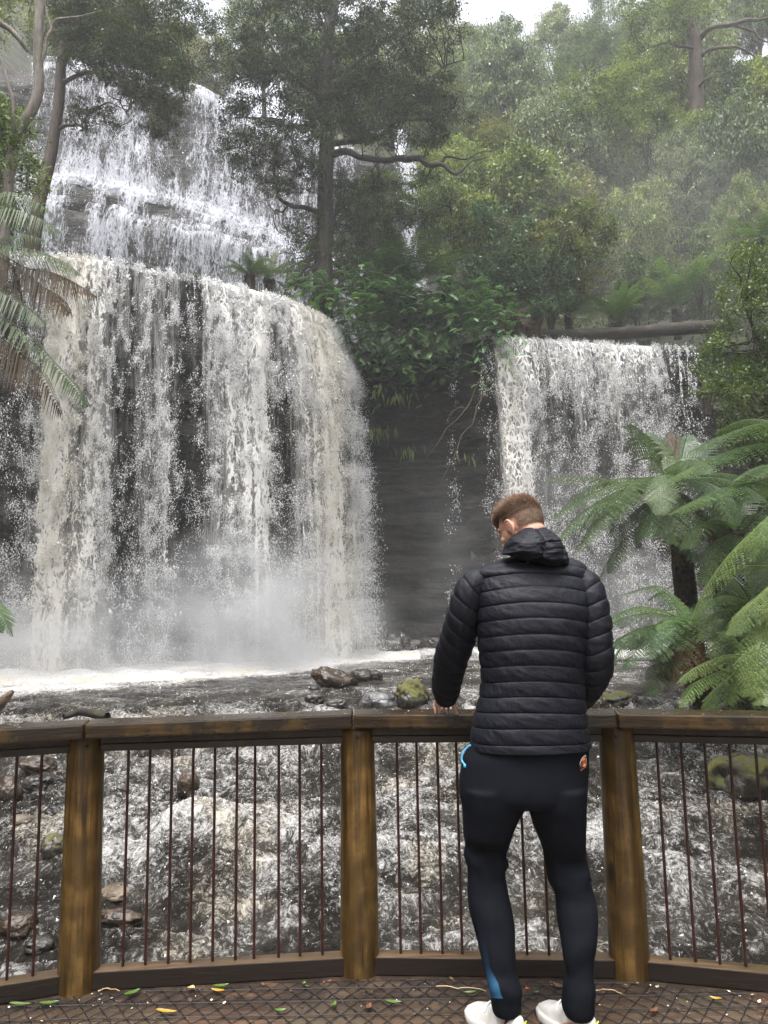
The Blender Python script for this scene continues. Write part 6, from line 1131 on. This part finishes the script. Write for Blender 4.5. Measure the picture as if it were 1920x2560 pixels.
# blue honeycomb fade on the left calf
bag = Bag(); rg = np.random.default_rng(2); y = 2306.0; row = 0; cols = []
while y < 2497:
    f = (y-2306)/191; xl = np.interp(f, [0, .35, .75, 1], [1193, 1204, 1219, 1230]); xr = np.interp(f, [0, .35, .6, .8, 1], [1202, 1219, 1226, 1246, 1256]); stp = 4.3; x = xl+(row % 2)*stp/2
    while x < xr:
        r = on_trousers(x, y)
        if r is not None:
            c, nn = r; t1 = unit(np.cross(nn, [0, 0, 1.])); t2 = np.cross(nn, t1); rad_ = np.interp(f, [0, .5, .85, 1], [.0004, .0010, .0017, .0023]); a = np.arange(6)*np.pi/3+.5; P = c+rad_*(np.cos(a)[:, None]*t1+np.sin(a)[:, None]*t2); P = np.vstack([P, c+nn*.0006])
            bag.add(P, None, np.array([[i, (i+1) % 6, 6] for i in range(6)]))
        x += stp
    y += 3.9; row += 1
bd = NB('blue_print'); zz = bd.n('SeparateXYZ'); bd.set(zz.inputs[0], bd.pos()); p = bd.bsdf(Base_Color=bd.mix(bd.sstep(zz.outputs[2], .42, .14), (.01, .05, .12), (.10, .42, .85)), Roughness=.5); bd = bd.done(p)
Vb, Fb = bag.arrays(); cp = mk('calf_print', Vb, Fb[0], bd, tr); cp['label'] = 'blue honeycomb fade printed down the left calf'
bag = Bag()
for y in (2470, 2480, 2490, 2497):
    pass
# sliver of blue on the right ankle
r0_ = [on_trousers(1479-i*.6, 2478+i*6, .0015) for i in range(5)]; r0_ = [r for r in r0_ if r is not None]
# pocket trim
tp = [(1179, 1864), (1166, 1871), (1157, 1881), (1155, 1892), (1158, 1903), (1164, 1912)]; pts = []
for q in tp:
    r = on_trousers(*q, .004)
    w_ = at(*q, 2.955)-b0; pts.append(w_ if r is None else r[0])
bag = Bag(); bag.add(*tube(spline(pts, 30), .0032, 8)); e = pts[-1]; V, Q = box(e+np.array([0, -.003, -.004]), (.009, .004, .012)); bag.add(V, Q); pt = bag.build('pocket_trim', simple('bright_blue_piping', (.09, .42, .80), .45), tr, smooth=True); pt['label'] = 'bright blue piping edging the left pocket'
# badge on the right hip: white edged panel, dark red field, yellow bun shapes with a red band, black swoosh part
r = on_trousers(1456, 1907, .003)
if r is not None:
    c, nn = r; nn = unit(nn*np.array([1, 1, .3])+np.array([0, -.6, 0])); t1 = unit(np.cross(np.array([0, 0, 1.]), nn)); t1 = t1 if t1[0] > 0 else -t1; t2 = unit(np.cross(nn, t1)); t2 = t2 if t2[2] > 0 else -t2; ppm = 2.85/FPX
    def flat(name, pts, lift, col, parent, rough=.5):
        P = np.array([c+t1*((x-1456)*ppm)*1.05+t2*(-(y-1907)*ppm)+nn*lift for x, y in pts]); m = P.mean(0); n_ = len(P); V = np.vstack([P, m, P-nn*.002]); i = np.arange(n_); j = (i+1) % n_
        bg_ = Bag(); bg_.add(V, np.stack([i, j, j+n_+1, i+n_+1], 1), np.stack([j, i, np.full(n_, n_)], 1)); return bg_.build(name, simple(name+'_mat', col, rough), parent)
    cb = lambda L: [(1400+x/16.59, 1860+y/16.59) for x, y in L]
    bdg = flat('badge', cb([(1085, 480), (960, 530), (860, 620), (780, 760), (730, 880), (715, 1020), (770, 1095), (850, 1060), (1080, 940), (1100, 700)]), .0, (.75, .72, .66), tr); bdg['label'] = 'small red and yellow embroidered badge on the right hip'
    for nm, L, col, lf in (('badge_field', [(1070, 520), (960, 560), (880, 640), (850, 760), (870, 900), (760, 1010), (790, 1050), (860, 1030), (1065, 915), (1075, 700)], (.32, .01, .015), .0010), ('badge_field', [(860, 680), (800, 770), (750, 900), (745, 980), (800, 985), (850, 900)], (.01, .01, .012), .0013),
                           ('badge_motif', [(890, 700), (900, 630), (950, 590), (1010, 580), (1035, 620), (1035, 660), (960, 700)], (.85, .48, .05), .0018), ('badge_motif', [(895, 900), (940, 860), (1035, 815), (1045, 850), (1020, 900), (950, 935), (905, 925)], (.9, .6, .08), .0018),
                           ('badge_motif', [(890, 790), (960, 745), (1040, 720), (1040, 800), (960, 850), (895, 865)], (.75, .08, .14), .0018), ('badge_mark', [(800, 850), (815, 800), (822, 850), (815, 900), (770, 915)], (.3, .32, .34), .0019)):
        flat(nm, cb(L), lf, col, bdg)
    for k_, xx in enumerate((925, 965, 1005)): flat('badge_letter', cb([(xx, 770-k_*12), (xx+16, 765-k_*12), (xx+22, 815-k_*12), (xx+8, 822-k_*12)]), .0022, (.18, .0, .03), bdg)

# ---- shoes and socks
MAT['shoe'] = simple('white_shoe_leather', (.62, .60, .57), .45, (.70, .68, .65), 30, .3, dist=.002); MAT['sole'] = simple('white_sole', (.60, .58, .54), .55, (.68, .66, .62), 14); MAT['lace'] = simple('white_lace', (.72, .72, .74), .7); MAT['lime_mark'] = simple('yellow_green_mark', (.65, .85, .08), .5)
for k, (hx, hy, dx, dy, lab) in enumerate(((.452, 2.875, -.50, .87, 'left'), (.702, 2.868, -.42, .91, 'right'))):
    d = unit(np.array([dx, dy])); s = np.array([d[1], -d[0]]); base = np.array([hx, hy]); Lf = .305
    t = np.linspace(0, 1, 46); hw = np.interp(t, [0, .04, .15, .35, .5, .68, .82, .93, 1], [.006, .026, .038, .037, .042, .050, .048, .034, .006]); top = np.interp(t, [0, .04, .12, .26, .34, .45, .6, .78, .92, 1], [.082, .106, .108, .088, .098, .104, .083, .062, .050, .030])
    a = np.linspace(0, np.pi, 25); P = []
    for tt, w_, hh_ in zip(t, hw, top):
        cs = np.sign(np.cos(a))*np.abs(np.cos(a))**.75; sn = np.sin(a)**.8; P.append(np.column_stack([base[0]+d[0]*tt*Lf+s[0]*w_*cs, base[1]+d[1]*tt*Lf+s[1]*w_*cs, .026+(hh_-.026)*sn]))
    V = np.vstack(P); V = V+(fbm(V*40, 3, 7+k)-.5)[:, None]*.003; sh = mk('shoe', V-b0, gridfaces(46, 25), MAT['shoe'], man, True); sh['label'] = 'white trainer on the %s foot' % lab
    hw2 = hw*1.1+.006; ring = [];
    for sg in (1, -1):
        rr_ = [(base+d*(tt*(Lf+.012)-.006)+s*sg*w_) for tt, w_ in zip(t, hw2)]; ring += rr_ if sg == 1 else rr_[::-1]
    ring = np.array(ring); n_ = len(ring); lev = [(.0015, .97), (.006, 1.0), (.028, 1.0), (.034, .95)]; cc = ring.mean(0); V = np.vstack([np.column_stack([cc+(ring-cc)*q_, np.full(n_, z_)]) for z_, q_ in lev]+[[[*cc, .034]], [[*cc, .0015]]])
    i = np.arange(n_); j = (i+1) % n_; o = mk('sole', V-b0, gridfaces(4, n_, True), MAT['sole'], sh, True, F2=np.vstack([np.stack([i+3*n_, j+3*n_, np.full(n_, 4*n_)], 1), np.stack([j, i, np.full(n_, 4*n_+1)], 1)])); o.data.materials.append(MAT['sole'])
    bag = Bag()
    for q_, hh_ in ((.40, .106), (.46, .102), (.52, .096), (.58, .088), (.64, .080)):
        c0 = base+d*q_*Lf; bag.add(*tube([np.append(c0+s*.026, hh_-.014), np.append(c0+s*.012+d*.004, hh_+.001), np.append(c0-s*.012-d*.004, hh_+.001), np.append(c0-s*.026, hh_-.014)], .0035, 6))
    c0 = np.append(base+d*.38*Lf, .108)
    for (u_, v_) in ((-.05, .012), (.045, .02), (-.03, -.02)): bag.add(*ctube([c0, c0+np.array([s[0]*u_*.5, s[1]*u_*.5, .02]), c0+np.array([s[0]*u_+d[0]*v_, s[1]*u_+d[1]*v_, .010]), c0+np.array([s[0]*u_*1.25+d[0]*v_*2, s[1]*u_*1.25, -.012])], [.004, .004, .004, .0035], 7))
    V, F = bag.arrays(); bag.build('laces', MAT['lace'], sh, smooth=True, loc=b0)
    c0 = np.append(base-d*.001+s*(.004), .090); V = np.array([c0+np.append(s*(-.016), .004)-np.append(d*.003, 0), c0+np.append(s*.004, .0)-np.append(d*.0035, 0), c0+np.append(s*.013, .007)-np.append(d*.003, 0), c0+np.append(s*.004, -.006)-np.append(d*.0035, 0)]); V = np.vstack([V, V+np.append(d*.004, 0)])
    mk('heel_mark', V-b0, np.array([[0, 1, 2, 3], [7, 6, 5, 4], [0, 4, 5, 1], [1, 5, 6, 2], [2, 6, 7, 3], [3, 7, 4, 0]]), MAT['lime_mark'], sh)
    an = np.append(base+d*.062, 0); V, Q, T3 = tube([an+[0, 0, .06], an+[0, 0, .11], an+[0, -.0, .20]], [.034, .034, .035], 20)
    so = mk('sock', V-b0, Q, simple('navy_sock', (.008, .010, .022), .9), man, True)
    if k: V, Q, T3 = tube([an+[-.003, -.001, .085], an+[-.003, -.001, .155]], [.0345, .0345], 20); V2 = V[:40]; m_ = (V2[:, 0] < an[0]+.004); Qm = np.array([q_ for q_ in gridfaces(2, 20, True) if m_[q_].all()]); mk('sock_band', V2-b0, Qm, simple('orange_sock_band', (.62, .09, .02), .8), so, True)

# ================================================================ HAZE (spray filling the gorge)
hz = NB('haze_air'); v = hz.n('VolumePrincipled'); v.inputs['Color'].default_value = (.93, .95, .97, 1); v.inputs['Density'].default_value = .0015; v.inputs['Anisotropy'].default_value = .35
hz.t.links.new(v.outputs[0], hz.out.inputs['Volume'])
V, Q = box((0, 47, 38), (196, 162, 84)); o = mk('haze', V, Q, hz.m); tag(o, 'pale damp air filling the gorge', 'haze', kind='stuff')
# denser spray drifting at the foot of the falls and over the slope
def mist(c, r, dens, label, seed):
    b = NB('drifting_spray'); t = b.n('TexCoord').outputs['Object']; ln = b.n('VectorMath', operation='LENGTH'); b.set(ln.inputs[0], t)
    fall = b.sstep(ln.outputs['Value'], 1.0, .15); nz = b.sstep(b.noise(b.mapv(t, off=(seed, 0, 0)), 2.6, 3, .55), .34, .72); d = b.math('MULTIPLY', b.math('MULTIPLY', fall, nz), dens)
    v = b.n('VolumePrincipled'); v.inputs['Color'].default_value = (.95, .96, .98, 1); b.set(v.inputs['Density'], d); v.inputs['Anisotropy'].default_value = .3; b.t.links.new(v.outputs[0], b.out.inputs['Volume'])
    o = mk('mist', ICO3*1.0, ICO3F, b.m); o.location = c; o.scale = r; return tag(o, label, 'mist', kind='stuff')
mist((-9.3, 20.6, .4), (4.6, 3.0, 3.2), .9, 'bright spray boiling up at the left foot of the broad fall', 1)
mist((-4.2, 23.2, .6), (5.2, 3.4, 4.2), 1.5, 'bright spray boiling up in the middle of the broad fall', 5)
mist((7.5, 27.5, 3.0), (7.5, 4.5, 6.5), .08, 'mist hanging in front of the lacy fall', 2)
mist((1.2, 27.5, 3), (4.0, 3.2, 6.5), .035, 'grey mist filling the dark recess', 3)
mist((15, 36, 16), (15, 8, 12), .034, 'pale mist drifting up the wooded slope', 4)
